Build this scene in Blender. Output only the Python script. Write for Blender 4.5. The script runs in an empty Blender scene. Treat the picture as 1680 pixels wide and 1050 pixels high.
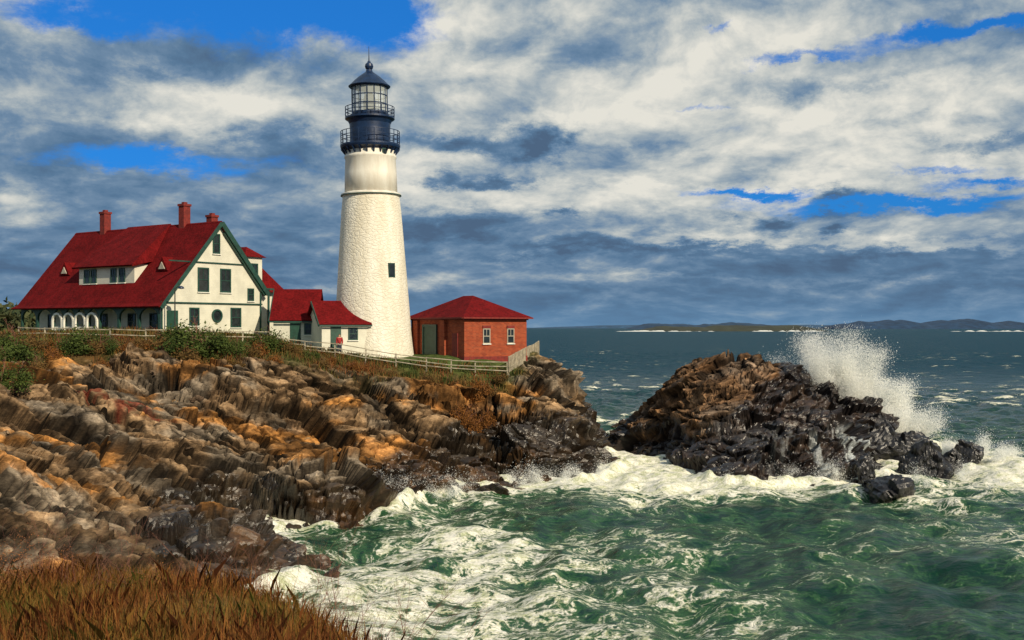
import bpy, bmesh, math, random
import numpy as np
from mathutils import Vector, Matrix
random.seed(7); rng=np.random.default_rng(11)
scene=bpy.context.scene
col=scene.collection
R=math.radians
CAMZ=11.0
def P(u,v,d): return ((u-840)/1800*d, d, CAMZ+(537-v)/1800*d)
# ---------------------------------------------------------------- camera
cam=bpy.data.cameras.new("camera"); co=bpy.data.objects.new("camera",cam); col.objects.link(co)
co.location=(0,0,CAMZ); co.rotation_euler=(R(90),0,0)
cam.sensor_width=36; cam.lens=36*1800/1680; cam.shift_y=12/1680; cam.clip_end=60000; cam.clip_start=0.1
scene.camera=co
scene.view_settings.view_transform='Standard'; scene.view_settings.look='None'; scene.view_settings.exposure=0
# ---------------------------------------------------------------- node helpers
class NB:
    def __init__(s,tree): s.t=tree; s.n=tree.nodes; s.l=tree.links
    def new(s,typ,**k):
        n=s.n.new(typ)
        for a,b in k.items(): setattr(n,a,b)
        return n
    def put(s,inp,v):
        if isinstance(v,bpy.types.NodeSocket): s.l.new(v,inp)
        elif v is not None:
            try: inp.default_value=v
            except Exception: inp.default_value=tuple(v)+(1,)
    def m(s,op,a,b=None,c=None,clamp=False):
        n=s.new('ShaderNodeMath',operation=op,use_clamp=clamp)
        s.put(n.inputs[0],a)
        if b is not None: s.put(n.inputs[1],b)
        if c is not None: s.put(n.inputs[2],c)
        return n.outputs[0]
    def ss(s,x,a,b,lo=0.0,hi=1.0):
        n=s.new('ShaderNodeMapRange',interpolation_type='SMOOTHSTEP'); s.put(n.inputs['Value'],x)
        n.inputs['From Min'].default_value=a;n.inputs['From Max'].default_value=b
        n.inputs['To Min'].default_value=lo;n.inputs['To Max'].default_value=hi
        return n.outputs[0]
    def mix(s,f,a,b,blend='MIX'):
        n=s.new('ShaderNodeMix',data_type='RGBA',blend_type=blend); s.put(n.inputs[0],f)
        for k,v in ((6,a),(7,b)):
            if isinstance(v,(tuple,list)) and len(v)==3: v=tuple(v)+(1,)
            s.put(n.inputs[k],v)
        return n.outputs[2]
    def noise(s,vec,scale,detail=4,rough=.5,dist=0.0,out=0):
        n=s.new('ShaderNodeTexNoise'); 
        if vec is not None: s.l.new(vec,n.inputs['Vector'])
        n.inputs['Scale'].default_value=scale;n.inputs['Detail'].default_value=detail
        n.inputs['Roughness'].default_value=rough;n.inputs['Distortion'].default_value=dist
        return n.outputs[out]
    def vm(s,op,a,b=None,scale=None):
        n=s.new('ShaderNodeVectorMath',operation=op); s.put(n.inputs[0],a)
        if b is not None: s.put(n.inputs[1],b)
        if scale is not None: s.put(n.inputs['Scale'],scale)
        return n.outputs[0]
    def comb(s,x,y,z):
        n=s.new('ShaderNodeCombineXYZ'); s.put(n.inputs[0],x);s.put(n.inputs[1],y);s.put(n.inputs[2],z); return n.outputs[0]
    def ramp(s,f,stops):
        n=s.new('ShaderNodeValToRGB'); s.put(n.inputs[0],f); e=n.color_ramp.elements
        while len(e)<len(stops): e.new(.5)
        for i,(p,c) in enumerate(stops): e[i].position=p; e[i].color=tuple(c)+(1,)
        return n.outputs[0]
    def bump(s,h,strength,dist,normal=None):
        n=s.new('ShaderNodeBump'); n.inputs['Strength'].default_value=strength;n.inputs['Distance'].default_value=dist
        s.l.new(h,n.inputs['Height'])
        if normal is not None: s.l.new(normal,n.inputs['Normal'])
        return n.outputs[0]
def newmat(name):
    m=bpy.data.materials.new(name); m.use_nodes=True
    b=NB(m.node_tree); pr=m.node_tree.nodes['Principled BSDF']
    return m,b,pr
def simple(name,c,rough=.6,var=.25,scale=3,bump=.0,bscale=20,bdist=.02,metal=0):
    m,b,pr=newmat(name)
    g=b.new('ShaderNodeTexCoord').outputs['Object']
    n=b.noise(g,scale,6,.6)
    f=b.ss(n,.3,.7)
    cc=b.mix(f,tuple(x*(1-var) for x in c),tuple(min(1,x*(1+var*.6)) for x in c))
    b.l.new(cc,pr.inputs['Base Color']); pr.inputs['Roughness'].default_value=rough; pr.inputs['Metallic'].default_value=metal
    if bump: b.l.new(b.bump(b.noise(g,bscale,5,.6),bump,bdist),pr.inputs['Normal'])
    return m
# ---------------------------------------------------------------- mesh helpers
def link(o,parent=None,mat=None):
    col.objects.link(o)
    if parent is not None: o.parent=parent
    if mat is not None and o.type=='MESH':
        o.data.materials.clear(); o.data.materials.append(mat)
    return o
def mesh(name,vs,fs,mat=None,parent=None,smooth=False):
    me=bpy.data.meshes.new(name); me.from_pydata([tuple(v) for v in vs],[],fs); me.update()
    bm=bmesh.new(); bm.from_mesh(me); bmesh.ops.recalc_face_normals(bm,faces=bm.faces); bm.to_mesh(me); bm.free()
    if smooth:
        for p in me.polygons: p.use_smooth=True
    return link(bpy.data.objects.new(name,me),parent,mat)
def empty(name,loc=(0,0,0),rz=0,label=None,cat=None,group=None):
    o=bpy.data.objects.new(name,None); o.location=loc; o.rotation_euler=(0,0,rz); o.empty_display_size=.3; col.objects.link(o)
    if label: o["label"]=label
    if cat: o["category"]=cat
    if group: o["group"]=group
    return o
class MB:
    def __init__(s): s.v=[]; s.f=[]
    def add(s,vs,fs):
        k=len(s.v); s.v+= [tuple(v) for v in vs]; s.f+=[tuple(i+k for i in f) for f in fs]; return s
    def box(s,x0,x1,y0,y1,z0,z1):
        return s.add([(x0,y0,z0),(x1,y0,z0),(x1,y1,z0),(x0,y1,z0),(x0,y0,z1),(x1,y0,z1),(x1,y1,z1),(x0,y1,z1)],
            [(0,3,2,1),(4,5,6,7),(0,1,5,4),(1,2,6,5),(2,3,7,6),(3,0,4,7)])
    def beam(s,a,b,w,h=None):
        h=h or w; a=Vector(a);b=Vector(b);d=(b-a).normalized()
        up=Vector((0,0,1)) if abs(d.z)<.9 else Vector((1,0,0))
        x=d.cross(up).normalized()*w/2; y=x.cross(d).normalized()*h/2
        return s.add([a-x-y,a+x-y,a+x+y,a-x+y,b-x-y,b+x-y,b+x+y,b-x+y],[(0,3,2,1),(4,5,6,7),(0,1,5,4),(1,2,6,5),(2,3,7,6),(3,0,4,7)])
    def tube(s,pts,rads,n=6):
        k=len(s.v)
        for i,(p,r) in enumerate(zip(pts,rads)):
            p=Vector(p); d=(Vector(pts[min(i+1,len(pts)-1)])-Vector(pts[max(i-1,0)])).normalized()
            up=Vector((0,0,1)) if abs(d.z)<.9 else Vector((1,0,0))
            x=d.cross(up).normalized(); y=x.cross(d)
            for j in range(n):
                a=2*math.pi*j/n; s.v.append(tuple(p+(x*math.cos(a)+y*math.sin(a))*r))
        for i in range(len(pts)-1):
            for j in range(n):
                s.f.append((k+i*n+j,k+i*n+(j+1)%n,k+(i+1)*n+(j+1)%n,k+(i+1)*n+j))
        s.f.append(tuple(k+j for j in range(n))[::-1]); s.f.append(tuple(k+(len(pts)-1)*n+j for j in range(n)))
        return s
    def lathe(s,prof,n=48,cx=0,cy=0,close=True):
        k=len(s.v)
        for r,z in prof:
            for j in range(n):
                a=2*math.pi*j/n; s.v.append((cx+r*math.cos(a),cy+r*math.sin(a),z))
        for i in range(len(prof)-1):
            for j in range(n): s.f.append((k+i*n+j,k+i*n+(j+1)%n,k+(i+1)*n+(j+1)%n,k+(i+1)*n+j))
        if close:
            s.f.append(tuple(k+j for j in range(n))[::-1]); s.f.append(tuple(k+(len(prof)-1)*n+j for j in range(n)))
        return s
    def prism(s,poly,axis,t0,t1):
        n=len(poly)
        f=(lambda p,t:(t,p[0],p[1])) if axis=='x' else ((lambda p,t:(p[0],t,p[1])) if axis=='y' else (lambda p,t:(p[0],p[1],t)))
        vs=[f(p,t0) for p in poly]+[f(p,t1) for p in poly]
        fs=[tuple(range(n)),tuple(range(2*n-1,n-1,-1))]+[(i,(i+1)%n,n+(i+1)%n,n+i) for i in range(n)]
        return s.add(vs,fs)
    def obj(s,name,mat,parent=None,smooth=False): return mesh(name,s.v,s.f,mat,parent,smooth)
def slab(pts,t=.15):
    a=[Vector(p) for p in pts]; n=(a[1]-a[0]).cross(a[2]-a[0]).normalized()
    if n.z<0: n=-n
    b=[p-n*t for p in a]; k=len(a)
    return a+b,[tuple(range(k)),tuple(range(2*k-1,k-1,-1))]+[(i,(i+1)%k,k+(i+1)%k,k+i) for i in range(k)]
# ---------------------------------------------------------------- numpy noise
def h32(ix,iy,iz,seed):
    with np.errstate(over='ignore'):
        h=(ix.astype(np.int64)*374761393+iy.astype(np.int64)*668265263+iz.astype(np.int64)*2147483647+seed*1274126177)&0xffffffff
        h=((h^(h>>13))*1274126177)&0xffffffff
        h=((h^(h>>15))*2246822519)&0xffffffff
        h=h^(h>>16)
    return (h&0xffffff)/16777216.0
def vn(x,y,seed=0):
    xi=np.floor(x);yi=np.floor(y);fx=x-xi;fy=y-yi
    fx=fx*fx*(3-2*fx);fy=fy*fy*(3-2*fy);z=np.zeros_like(xi)
    a=h32(xi,yi,z,seed);b=h32(xi+1,yi,z,seed);c=h32(xi,yi+1,z,seed);d=h32(xi+1,yi+1,z,seed)
    return (a*(1-fx)+b*fx)*(1-fy)+(c*(1-fx)+d*fx)*fy
def fbm(x,y,seed=0,oct=5,g=.5):
    s=0;a=1;t=0
    for i in range(oct):
        s=s+a*vn(x*2**i+i*17.3,y*2**i-i*9.1,seed+i); t+=a; a*=g
    return s/t
def blocks3(x,y,z,size,seed):
    return cell3(x/size,y/size,z/size*1.3,seed)[0]
def cell3(qx,qy,qz,seed):
    xi=np.floor(qx);yi=np.floor(qy);zi=np.floor(qz);F1=np.full(qx.shape,9.);F2=F1.copy();rid=np.zeros_like(qx);tl=np.zeros_like(qx)
    for i in (-1,0,1):
        for j in (-1,0,1):
            for k in (-1,0,1):
                cx,cy,cz=xi+i,yi+j,zi+k
                h=h32(cx,cy,cz,seed); h2=(h*97.13)%1.0; h3=(h*1013.7)%1.0
                ax=qx-(cx+.1+.8*h);ay=qy-(cy+.1+.8*h2);az_=qz-(cz+.1+.8*h3)
                d=np.maximum(np.maximum(np.abs(ax),np.abs(ay)),np.abs(az_))*.88+np.sqrt(ax*ax+ay*ay+az_*az_)*.12
                m=d<F1; F2=np.where(m,F1,np.minimum(F2,d)); F1=np.where(m,d,F1)
                r_=(h*31.7+h2*7.3)%1.0
                rid=np.where(m,r_,rid); tl=np.where(m,ax*(h2-.5)+ay*(h3-.5)+az_*(r_-.5),tl)
    return rid,tl,F2-F1
def tps(pts,vals,lam=.5):
    p=np.array(pts,float);n=len(p)
    def U(r2): return .5*r2*np.log(r2+1e-9)
    d=((p[:,None]-p[None])**2).sum(-1); K=U(d)+lam*np.eye(n)
    Q=np.c_[np.ones(n),p]; A=np.block([[K,Q],[Q.T,np.zeros((3,3))]])
    w=np.linalg.solve(A,np.r_[np.array(vals,float),0,0,0])
    def ev(x,y):
        sh=x.shape;x=x.ravel();y=y.ravel();o=w[n]+w[n+1]*x+w[n+2]*y
        for i in range(n): o=o+w[i]*U((x-p[i,0])**2+(y-p[i,1])**2)
        return o.reshape(sh)
    return ev
def sst(a,b,x):
    t=np.clip((x-a)/(b-a),0,1); return t*t*(3-2*t)
def axis(segs):
    out=[]
    for a,b,s in segs:
        n=max(1,int(round((b-a)/s))); out+=list(a+(b-a)*np.arange(n)/n)
    out.append(segs[-1][1]); return np.array(out)
def gridmesh(name,X,Y,Z,mat,attrs={},smooth=False,colr=None,keep=None):
    ny,nx=X.shape
    me=bpy.data.meshes.new(name)
    v=np.stack([X,Y,Z],-1).reshape(-1,3).astype(np.float32)
    idx=np.arange(nx*ny).reshape(ny,nx)
    q=np.stack([idx[:-1,:-1],idx[:-1,1:],idx[1:,1:],idx[1:,:-1]],-1).reshape(-1,4)
    if keep is not None:
        kq=keep.reshape(-1)[q].any(1); q=q[kq]
        used=np.zeros(nx*ny,bool);used[q.ravel()]=True; mp=np.cumsum(used)-1; q=mp[q]; v=v[used]
    else: used=slice(None)
    me.vertices.add(len(v));me.vertices.foreach_set('co',v.ravel())
    me.loops.add(q.size);me.loops.foreach_set('vertex_index',q.ravel().astype(np.int32))
    me.polygons.add(len(q));me.polygons.foreach_set('loop_start',(np.arange(len(q))*4).astype(np.int32))
    try: me.polygons.foreach_set('loop_total',np.full(len(q),4,np.int32))
    except Exception: pass
    me.polygons.foreach_set('use_smooth',np.full(len(q),smooth))
    me.update(calc_edges=True)
    for k,a in attrs.items():
        at=me.attributes.new(k,'FLOAT','POINT'); at.data.foreach_set('value',a.reshape(-1)[used].astype(np.float32))
    if colr is not None:
        at=me.attributes.new('Col','FLOAT_COLOR','POINT')
        c=np.concatenate([colr.reshape(-1,3)[used],np.ones((len(v),1))],1).astype(np.float32); at.data.foreach_set('color',c.ravel())
    return link(bpy.data.objects.new(name,me),None,mat)
# ================================================================ WORLD / SKY
w=bpy.data.worlds.new("World"); scene.world=w; w.use_nodes=True
b=NB(w.node_tree); nt=w.node_tree; nt.nodes.clear()
SUN_EL=R(31); SUN_AZ=R(142)
sky=b.new('ShaderNodeTexSky',sky_type='NISHITA',sun_disc=False,sun_elevation=SUN_EL,sun_rotation=SUN_AZ)
tc=b.new('ShaderNodeTexCoord').outputs['Generated']
sp=b.new('ShaderNodeSeparateXYZ'); b.l.new(tc,sp.inputs[0])
az=b.m('ARCTAN2',sp.outputs[0],sp.outputs[1]); el=b.m('ARCSINE',sp.outputs[2]); elp=b.m('MAXIMUM',el,0.0)
E=b.m('MULTIPLY',b.m('LOGARITHM',b.m('ADD',elp,.14),math.e),.56)
vec=b.comb(az,E,0.0)
wv=b.noise(vec,6,3,.5,out=1)
vec2=b.vm('ADD',vec,b.vm('SCALE',b.vm('SUBTRACT',wv,(.5,.5,.5)),scale=.07))
wv2=b.noise(vec,11,7,.7,out=1)
aev=b.vm('ADD',b.comb(az,el,0.0),b.vm('MULTIPLY',b.vm('SUBTRACT',wv2,(.5,.5,.5)),(.14,.06,0)))
def blob(u,v,ru,rv,amp):
    a0=math.atan((u-840)/1800); e0=math.atan((537-v)/1800*math.cos(a0)); ra=ru/1800;re=rv/1800
    s2=b.new('ShaderNodeVectorMath',operation='MULTIPLY_ADD'); b.l.new(aev,s2.inputs[0]); s2.inputs[1].default_value=(1/ra,1/re,0); s2.inputs[2].default_value=(-a0/ra,-e0/re,0)
    n=b.new('ShaderNodeVectorMath',operation='DOT_PRODUCT'); b.l.new(s2.outputs[0],n.inputs[0]);b.l.new(s2.outputs[0],n.inputs[1])
    return b.m('MULTIPLY',b.m('EXPONENT',b.m('MULTIPLY',n.outputs['Value'],-1.0)),amp)
def total(L):
    r=None
    for x in L:
        q=blob(*x); r=q if r is None else b.m('ADD',r,q)
    return r
blue=total([(330,5,290,48,1.35),(590,25,125,68,1.25),(120,40,150,22,.9),(240,262,150,22,1.25),(1610,48,200,13,1.2),(1340,92,130,11,1.0),
            (1240,312,110,9,1.1),(1480,330,230,12,1.2),(1650,290,95,10,1.0),(1560,272,90,8,.8),(1190,38,40,8,.8),(1150,175,50,6,.6)])
bright=total([(960,150,330,80,.24),(1450,210,330,80,.25),(1030,325,330,40,.38),(350,190,230,45,.42),(60,150,120,30,.14),(20,345,60,30,.34),
            (720,60,110,45,.26),(1180,398,320,12,.30),(690,300,80,35,.34),(1600,400,200,12,.28),(1150,60,200,40,.20),(1350,290,220,18,.24),(700,470,160,9,.18),(1100,455,250,8,.18),(1000,200,300,18,.12),(1400,170,260,14,.12),(1450,465,200,7,.15),(380,470,200,9,.10),(850,430,100,7,.16)])
dark=total([(110,235,190,55,.34),(60,90,150,26,.20),(430,85,150,50,.26),(250,75,90,45,.32),(470,245,90,30,.44),(880,238,50,28,.90),(740,240,85,15,.65),(730,290,36,13,.55),(810,292,55,9,.55),(1385,330,46,18,.9),(950,95,140,24,.28),(1010,60,110,18,.16),
            (1640,230,110,12,.45),(750,372,120,22,.55),(300,325,320,45,.24),(560,390,200,26,.22),(1262,362,45,12,.6),(1375,378,25,10,.55),(1240,290,260,7,.12),(1380,135,160,10,.20),(920,408,120,11,.38),(1150,412,170,8,.32),(1450,415,150,8,.30),(925,350,22,7,.5),(1080,250,200,8,.12),(1520,200,160,8,.15)])
n1=b.noise(vec2,12,12,.60); n1b=b.noise(b.vm('ADD',vec2,(-0.010,.024,0)),12,12,.60)
n2=b.noise(b.vm('MULTIPLY',vec2,(.6,1.4,1)),5,7,.55); n3=b.noise(b.vm('MULTIPLY',vec2,(.8,1.5,1)),34,8,.62)
grad=b.ss(el,R(2.8),R(6.8),.30,.58)
B=b.m('ADD',grad,b.m('SUBTRACT',bright,dark))
B=b.m('ADD',B,b.m('MULTIPLY',b.m('SUBTRACT',n1,.5),.62))
B=b.m('ADD',B,b.m('MULTIPLY',b.m('SUBTRACT',n2,.5),.60))
B=b.m('ADD',B,b.m('MULTIPLY',b.m('SUBTRACT',n3,.5),.18))
B=b.m('ADD',B,b.m('MULTIPLY',b.m('SUBTRACT',n1,n1b),1.0))
cloud=b.ramp(B,[(0,(.080,.140,.235)),(.25,(.105,.20,.33)),(.42,(.17,.27,.40)),(.60,(.34,.415,.475)),(.78,(.57,.60,.585)),(1.0,(.82,.80,.72))])
bl=b.m('ADD',blue,b.m('MULTIPLY',b.m('SUBTRACT',n1,.5),-1.7)); bl=b.m('ADD',bl,b.m('MULTIPLY',b.m('SUBTRACT',n3,.5),-.7))
bf=b.ss(bl,.22,1.1)
skyc=b.mix(1.0,sky.outputs[0],(.012,.062,.15),'MULTIPLY')
skyblue=b.mix(.6,skyc,(.015,.19,.58))
c1=b.mix(bf,cloud,skyblue)
hz=b.ss(el,R(-.3),R(2.2),1,0)
c2=b.mix(b.m('MULTIPLY',hz,.55),c1,(.13,.28,.47))
below=b.ss(el,R(-2),R(-.2),1,0)
c3=b.mix(below,c2,(.03,.07,.09))
bg=b.new('ShaderNodeBackground'); b.l.new(c3,bg.inputs[0]); bg.inputs[1].default_value=.95
out=b.new('ShaderNodeOutputWorld'); b.l.new(bg.outputs[0],out.inputs[0])
sun=bpy.data.lights.new("sun",'SUN'); sun.energy=4.9; sun.angle=R(.5); sun.color=(1,.86,.64)
so=bpy.data.objects.new("sun",sun); col.objects.link(so)
sd=Vector((math.sin(SUN_AZ)*math.cos(SUN_EL),math.cos(SUN_AZ)*math.cos(SUN_EL),math.sin(SUN_EL)))
so.rotation_euler=sd.to_track_quat('Z','Y').to_euler(); so.location=(40,-60,60)
# ================================================================ TERRAIN
cp=[]
def C(u,v,d,rk): x,y,z=P(u,v,d); cp.append((x,y,z,rk))
for a in [(0,562,84,0),(0,600,76,.4),(0,640,67,.8),(0,740,54,1),(0,850,43,1),(0,935,36,1),(100,562,85,0),(100,598,80,.5),(100,680,68,1),(100,780,56,1),(100,870,48,1),
          (200,562,85,.05),(200,598,81,.7),(200,640,75,1),(200,700,68,1),(200,800,58,1),(200,870,51,1),(200,930,45,1),(320,566,86,.05),(320,600,82,.7),
          (400,566,87,0),(400,604,83,.7),(400,640,79,1),(400,700,73,1),(400,800,65,1),(400,858,60,1),(330,890,52,1),(330,940,46,1),
          (480,572,89,0),(480,606,84,.5),(560,588,90,0),(560,622,86,.55),(560,650,83,1),(560,720,77,1),(560,800,69,1),(620,825,66,1),
          (640,598,90.5,0),(700,606,90.5,.1),(700,650,87,.8),(700,690,84,1),(700,750,78,1),(760,608,90.5,.1),(780,650,88.5,.6),(830,612,91,.4),(830,660,88,1),(830,708,85,1),(800,770,79,1),
          (885,585,101,.6),(905,590,98,.9),(870,612,95,1),(910,640,92,1),(928,622,97,1),(942,658,94,1),(958,698,89,1),(900,692,87,1),(970,720,86,1),(900,738,81,1),(930,722,83.5,1)]: C(*a)
for x,y,z,r in [(-28,91,10.5,0),(-46,102,10.5,0),(-40,92,10.4,0),(-22,100,10.3,0),(-28,110,10.5,0),(-17,94,9.2,0),(-16,100,9.3,0),(-12.2,97,8.5,0),(-12,92,8.45,0),(-4,92.5,8.4,0),(-8,96,8.5,0),(0,97,8.5,.1),(-4,104,8.5,0),
    (-20,120,8,0),(-8,118,4,1),(-50,130,10,0),(-90,180,10,0),(-60,90,10.3,0),(-70,120,10.2,0),(-150,200,11,0),(-120,100,10,0),(-60,60,9,.2),(-100,40,9,0),(-40,40,6.5,.8),(-28,34,5,1),(-45,15,8,.2),(-80,0,9,0),
    (-14.5,55,1.1,1),(-13,50,1.2,1),(-12.7,47,1.0,1),(-15.5,42,1.2,1),(-18,38,2.6,1),(-20,45,2.6,1),
    (-9.3,20,6.05,0),(-6,20,5.9,0),(-3.9,17,6.45,0),(-2.2,13.5,7.2,0),(-1.0,10,8.0,0),(0,8,7.6,0),(0,3,8.9,0),(0,-2,9.3,0),(-4,8,8.0,0),(-6,14,7.1,0),(-10,14,7.2,0),(-15,20,6.3,0),(-13,27,4.1,.6),(-9,25,3.9,.6),(-20,28,5,.5),(-20,5,9,0),(4,3,7.5,.2),(10,-5,8,.2),(0,-20,9.5,0),(-30,-10,9,0),
    (-6,22.5,3.8,.8),(-3,19.5,3.8,.8),(0.3,13.5,3.8,.8),(3,9,4.5,.8)]: cp.append((x,y,z,r))
wl=[(-60,260),(-30,150),(-5,130),(2.5,119),(5.6,106),(6.7,94),(7.0,84.5),(2.8,77.2),(-3.5,72.6),(-6.4,70),(-8.2,64.5),(-9.5,61.6),(-12,61),(-13.6,58.6),(-11.6,55.2),(-10.2,51),(-10.2,46.6),(-12.4,43.5),(-13,40),(-10.5,35),(-6.5,28),(-1,21),(6,14),(14,8),(22,0),(30,-20)]
for i,(x,y) in enumerate(wl):
    cp.append((x,y,0,1))
    a=Vector(wl[max(i-1,0)]);c_=Vector(wl[min(i+1,len(wl)-1)]);t=(c_-a).normalized();n=Vector((-t.y,t.x))
    if i in(11,12): n=Vector((.8,-.6))
    cp.append((x+n.x*3.0,y+n.y*3.0,-2.8,1)); cp.append((x+n.x*14,y+n.y*14,-4,1))
cp+= [(60,60,-6,1),(60,150,-6,1),(100,0,-6,1),(30,250,-6,1),(15,60,-5,1),(20,90,-5,1)]
cpA=np.array(cp)
fH=tps(cpA[:,:2]/20,cpA[:,2],.004); fR=tps(cpA[:,:2]/20,cpA[:,3],.01)
xs=axis([(-420,-120,12),(-120,-60,2.0),(-60,-46,.6),(-46,-30,.2),(-30,11,.10),(11,16,.5),(16,60,3)])
ys=axis([(-60,-4,4),(-4,3,.6),(3,30,.20),(30,40,.2),(40,98,.10),(98,104,.3),(104,140,1),(140,420,10)])
X,Y=np.meshgrid(xs,ys)
cx=np.linspace(-420,60,960);cy=np.linspace(-60,420,960)
def bil(F,gx,gy,x,y):
    fx=np.clip((x-gx[0])/(gx[1]-gx[0]),0,len(gx)-1.001);fy=np.clip((y-gy[0])/(gy[1]-gy[0]),0,len(gy)-1.001)
    i=fx.astype(int);j=fy.astype(int);a=fx-i;c=fy-j
    return (F[j,i]*(1-a)+F[j,i+1]*a)*(1-c)+(F[j+1,i]*(1-a)+F[j+1,i+1]*a)*c
CX,CY=np.meshgrid(cx,cy)
H0=np.clip(fH(CX/20,CY/20),-6,11.5); R0=np.clip(fR(CX/20,CY/20),0,1)
def rock3(X,Y,H,xs,ys,rk,seed,ang=.15,dip=(.26,-.06),big=1.7,amp=1.0,steps=1.0):
    """jointed, layered rock. A base form with buttresses and ledges along the dipping beds; 3-D joint blocks
    (long, deep, thin) are pushed out or dropped back along the outward direction, each with its own tilt."""
    base=H+rk*(fbm(X*.14,Y*.14,seed+80,3)-.5)*big
    st=2.4; q=(base+dip[0]*X+dip[1]*Y+1.6*(fbm(X*.12,Y*.12,seed+70,3)-.5))/st; fr=q-np.floor(q); base=base+rk*st*(sst(.38,.62,fr)-fr)*.62*steps
    msk=rk>.02; x=X[msk];y=Y[msk];z=base[msk];r=rk[msk]
    Gy,Gx=np.gradient(H,ys,xs)
    n=np.stack([-Gx*1.8,-Gy*1.8-.10,np.ones_like(base)],-1)[msk]; n/=np.linalg.norm(n,axis=-1,keepdims=True)
    out={}
    px,py,pz=x.copy(),y.copy(),z.copy()
    for i,(su,sv,sw,a,tl_,cr,cwd) in enumerate(((8.5,3.8,2.0,1.10,1.8,.30,34),(3.6,1.9,.85,.88,1.8,.26,30),(1.6,1.0,.40,.48,1.2,.15,26),(.75,.55,.20,.20,.5,.05,20))):
        wa=.05*su
        k=1.1/su
        wx=x+wa*(fbm(x*k+z*.2,y*k,seed+7+i,2)-.5)*2; wy=y+wa*(fbm(x*k+9,y*k+z*.2,seed+17+i,2)-.5)*2
        aa=ang+(.30,-.45,.55,-.1)[i]; c,s_=math.cos(aa),math.sin(aa)
        u=wx*c+wy*s_; v=-wx*s_+wy*c; w_=z*1.0+dip[0]*x*(1,1,.6,1.2)[i]+dip[1]*y
        rid,tl,e=cell3(u/su+(.25,-.2,.3,0)[i]*w_/sw,v/sv,w_/sw,seed+31*i)
        d=(a*(rid-.5)+tl_*a*tl*1.2-cr*np.exp(-e*cwd))*r*amp
        px+=d*n[:,0];py+=d*n[:,1];pz+=d*n[:,2]
        out['r%d'%(i+1)]=rid; out['e%d'%(i+1)]=e
    XX=X.copy();YY=Y.copy();Z=base.copy(); XX[msk]=px;YY[msk]=py;Z[msk]=pz
    full={}
    for k,a in out.items():
        f=np.full(X.shape,.5); f[msk]=a; full[k]=f
    return XX,YY,Z,full
def rockcolor(X,Y,Z,c,seed,orange=1.0):
    g=lambda a:np.array(a)[None,None,:]
    t=c['r1']*.15+c['r2']*.3+c['r3']*.3+c['r4']*.25; t=np.clip((t-.5)*1.8+.47,0,1)[...,None]; n=fbm(X*.3,Y*.3+Z*.4,seed,4)[...,None]; n2=fbm(X*1.6+Z,Y*1.6,seed+5,4)[...,None]
    base=g((.085,.052,.029))*(1-t)+g((.41,.265,.145))*t
    grey=g((.105,.083,.062))*(1-t)+g((.40,.315,.225))*t
    m=sst(.46,.64,n); o=base*(1-m)+grey*m
    om=sst(.59,.69,fbm(X*.22+3,Y*.22+Z*.4,seed+9,4)+.12*(c['r2']-.5)+.08*(c['r3']-.5))[...,None]*orange
    o=o*(1-om*.8)+g((.54,.235,.055))*om*.8*(.6+.6*t)
    o=o*(.60+.66*n2)
    db=sst(.52,.62,fbm(X*.4+Z*.6,Y*.4,seed+15,4)+.12*(c['r2']-.5))[...,None]; o=o*(1-.62*db)
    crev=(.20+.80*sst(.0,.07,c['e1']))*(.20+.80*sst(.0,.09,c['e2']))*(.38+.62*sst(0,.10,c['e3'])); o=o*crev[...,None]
    return o
H=bil(H0,cx,cy,X,Y); RK=bil(R0,cx,cy,X,Y)
rk=sst(.25,.75,RK+.5*(fbm(X*.22,Y*.22,77,4)-.5)*(RK>.02)*(RK<.97))*sst(27,34,Y)
far=sst(-70,-50,X)*(1-sst(106,125,Y))
rk_=rk*far*sst(-3,-1.2,H)
X2,Y2,Z,cc=rock3(X,Y,H,xs,ys,rk_,3)
Z+= (1-rk)*(fbm(X*.3,Y*.3,5,4)-.5)*.5*(.3+.7*(Y<88))
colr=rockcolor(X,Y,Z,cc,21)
wz=1.0+3.0*sst(-12,-3,X)+1.6*(fbm(X*.3,Y*.3,33,4)-.5)+.8*(cc['r2']-.5)
wz=wz+1.1*np.exp(-((Y-52)/9.)**2)*sst(-24,-14,X)+.9*np.exp(-((Y-62)/7.)**2)*sst(-30,-18,X)
wet=1-sst(wz-.35,wz+.35,Z)
colr=colr*(1-.82*wet[...,None])+np.array((.016,.011,.007))*(wet[...,None]*.82)
gn=fbm(X*.5,Y*.5,41,5)[...,None]
soil=np.array((.08,.06,.022))*(1-gn)+np.array((.16,.085,.028))*gn
gr=sst(.5,.62,fbm(X*.18,Y*.18,43,4))[...,None]; soil=soil*(1-gr)+np.array((.045,.065,.016))*gr
lawn=(sst(88.5,91,Y)*sst(-60,-40,X))[...,None]; soil=soil*(1-lawn)+np.array((.07,.10,.025))*lawn
near=(1-sst(28,32,Y))[...,None]; soil=soil*(1-near)+(np.array((.13,.07,.022))*(1-gn)+np.array((.22,.12,.03))*gn)*near
colr=colr*rk[...,None]+soil*(1-rk[...,None])
px,py,_=P(200,685,70); rp=np.exp(-((X-px)/4.5)**2-((Y-py)/2.0)**2)*fbm(X*1.5,Y*1.5,61,3); rp=sst(.28,.5,rp)[...,None]
colr=colr*(1-rp*.8)+np.array((.15,.022,.012))*rp*.8
mt,b,pr=newmat("rock_and_turf")
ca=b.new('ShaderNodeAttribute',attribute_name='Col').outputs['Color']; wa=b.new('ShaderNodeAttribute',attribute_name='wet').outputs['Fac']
g=b.new('ShaderNodeNewGeometry').outputs['Position']
n=b.noise(g,2.2,10,.72); nn=b.noise(b.vm('MULTIPLY',g,(1,1,3.5)),4,8,.72)
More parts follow.
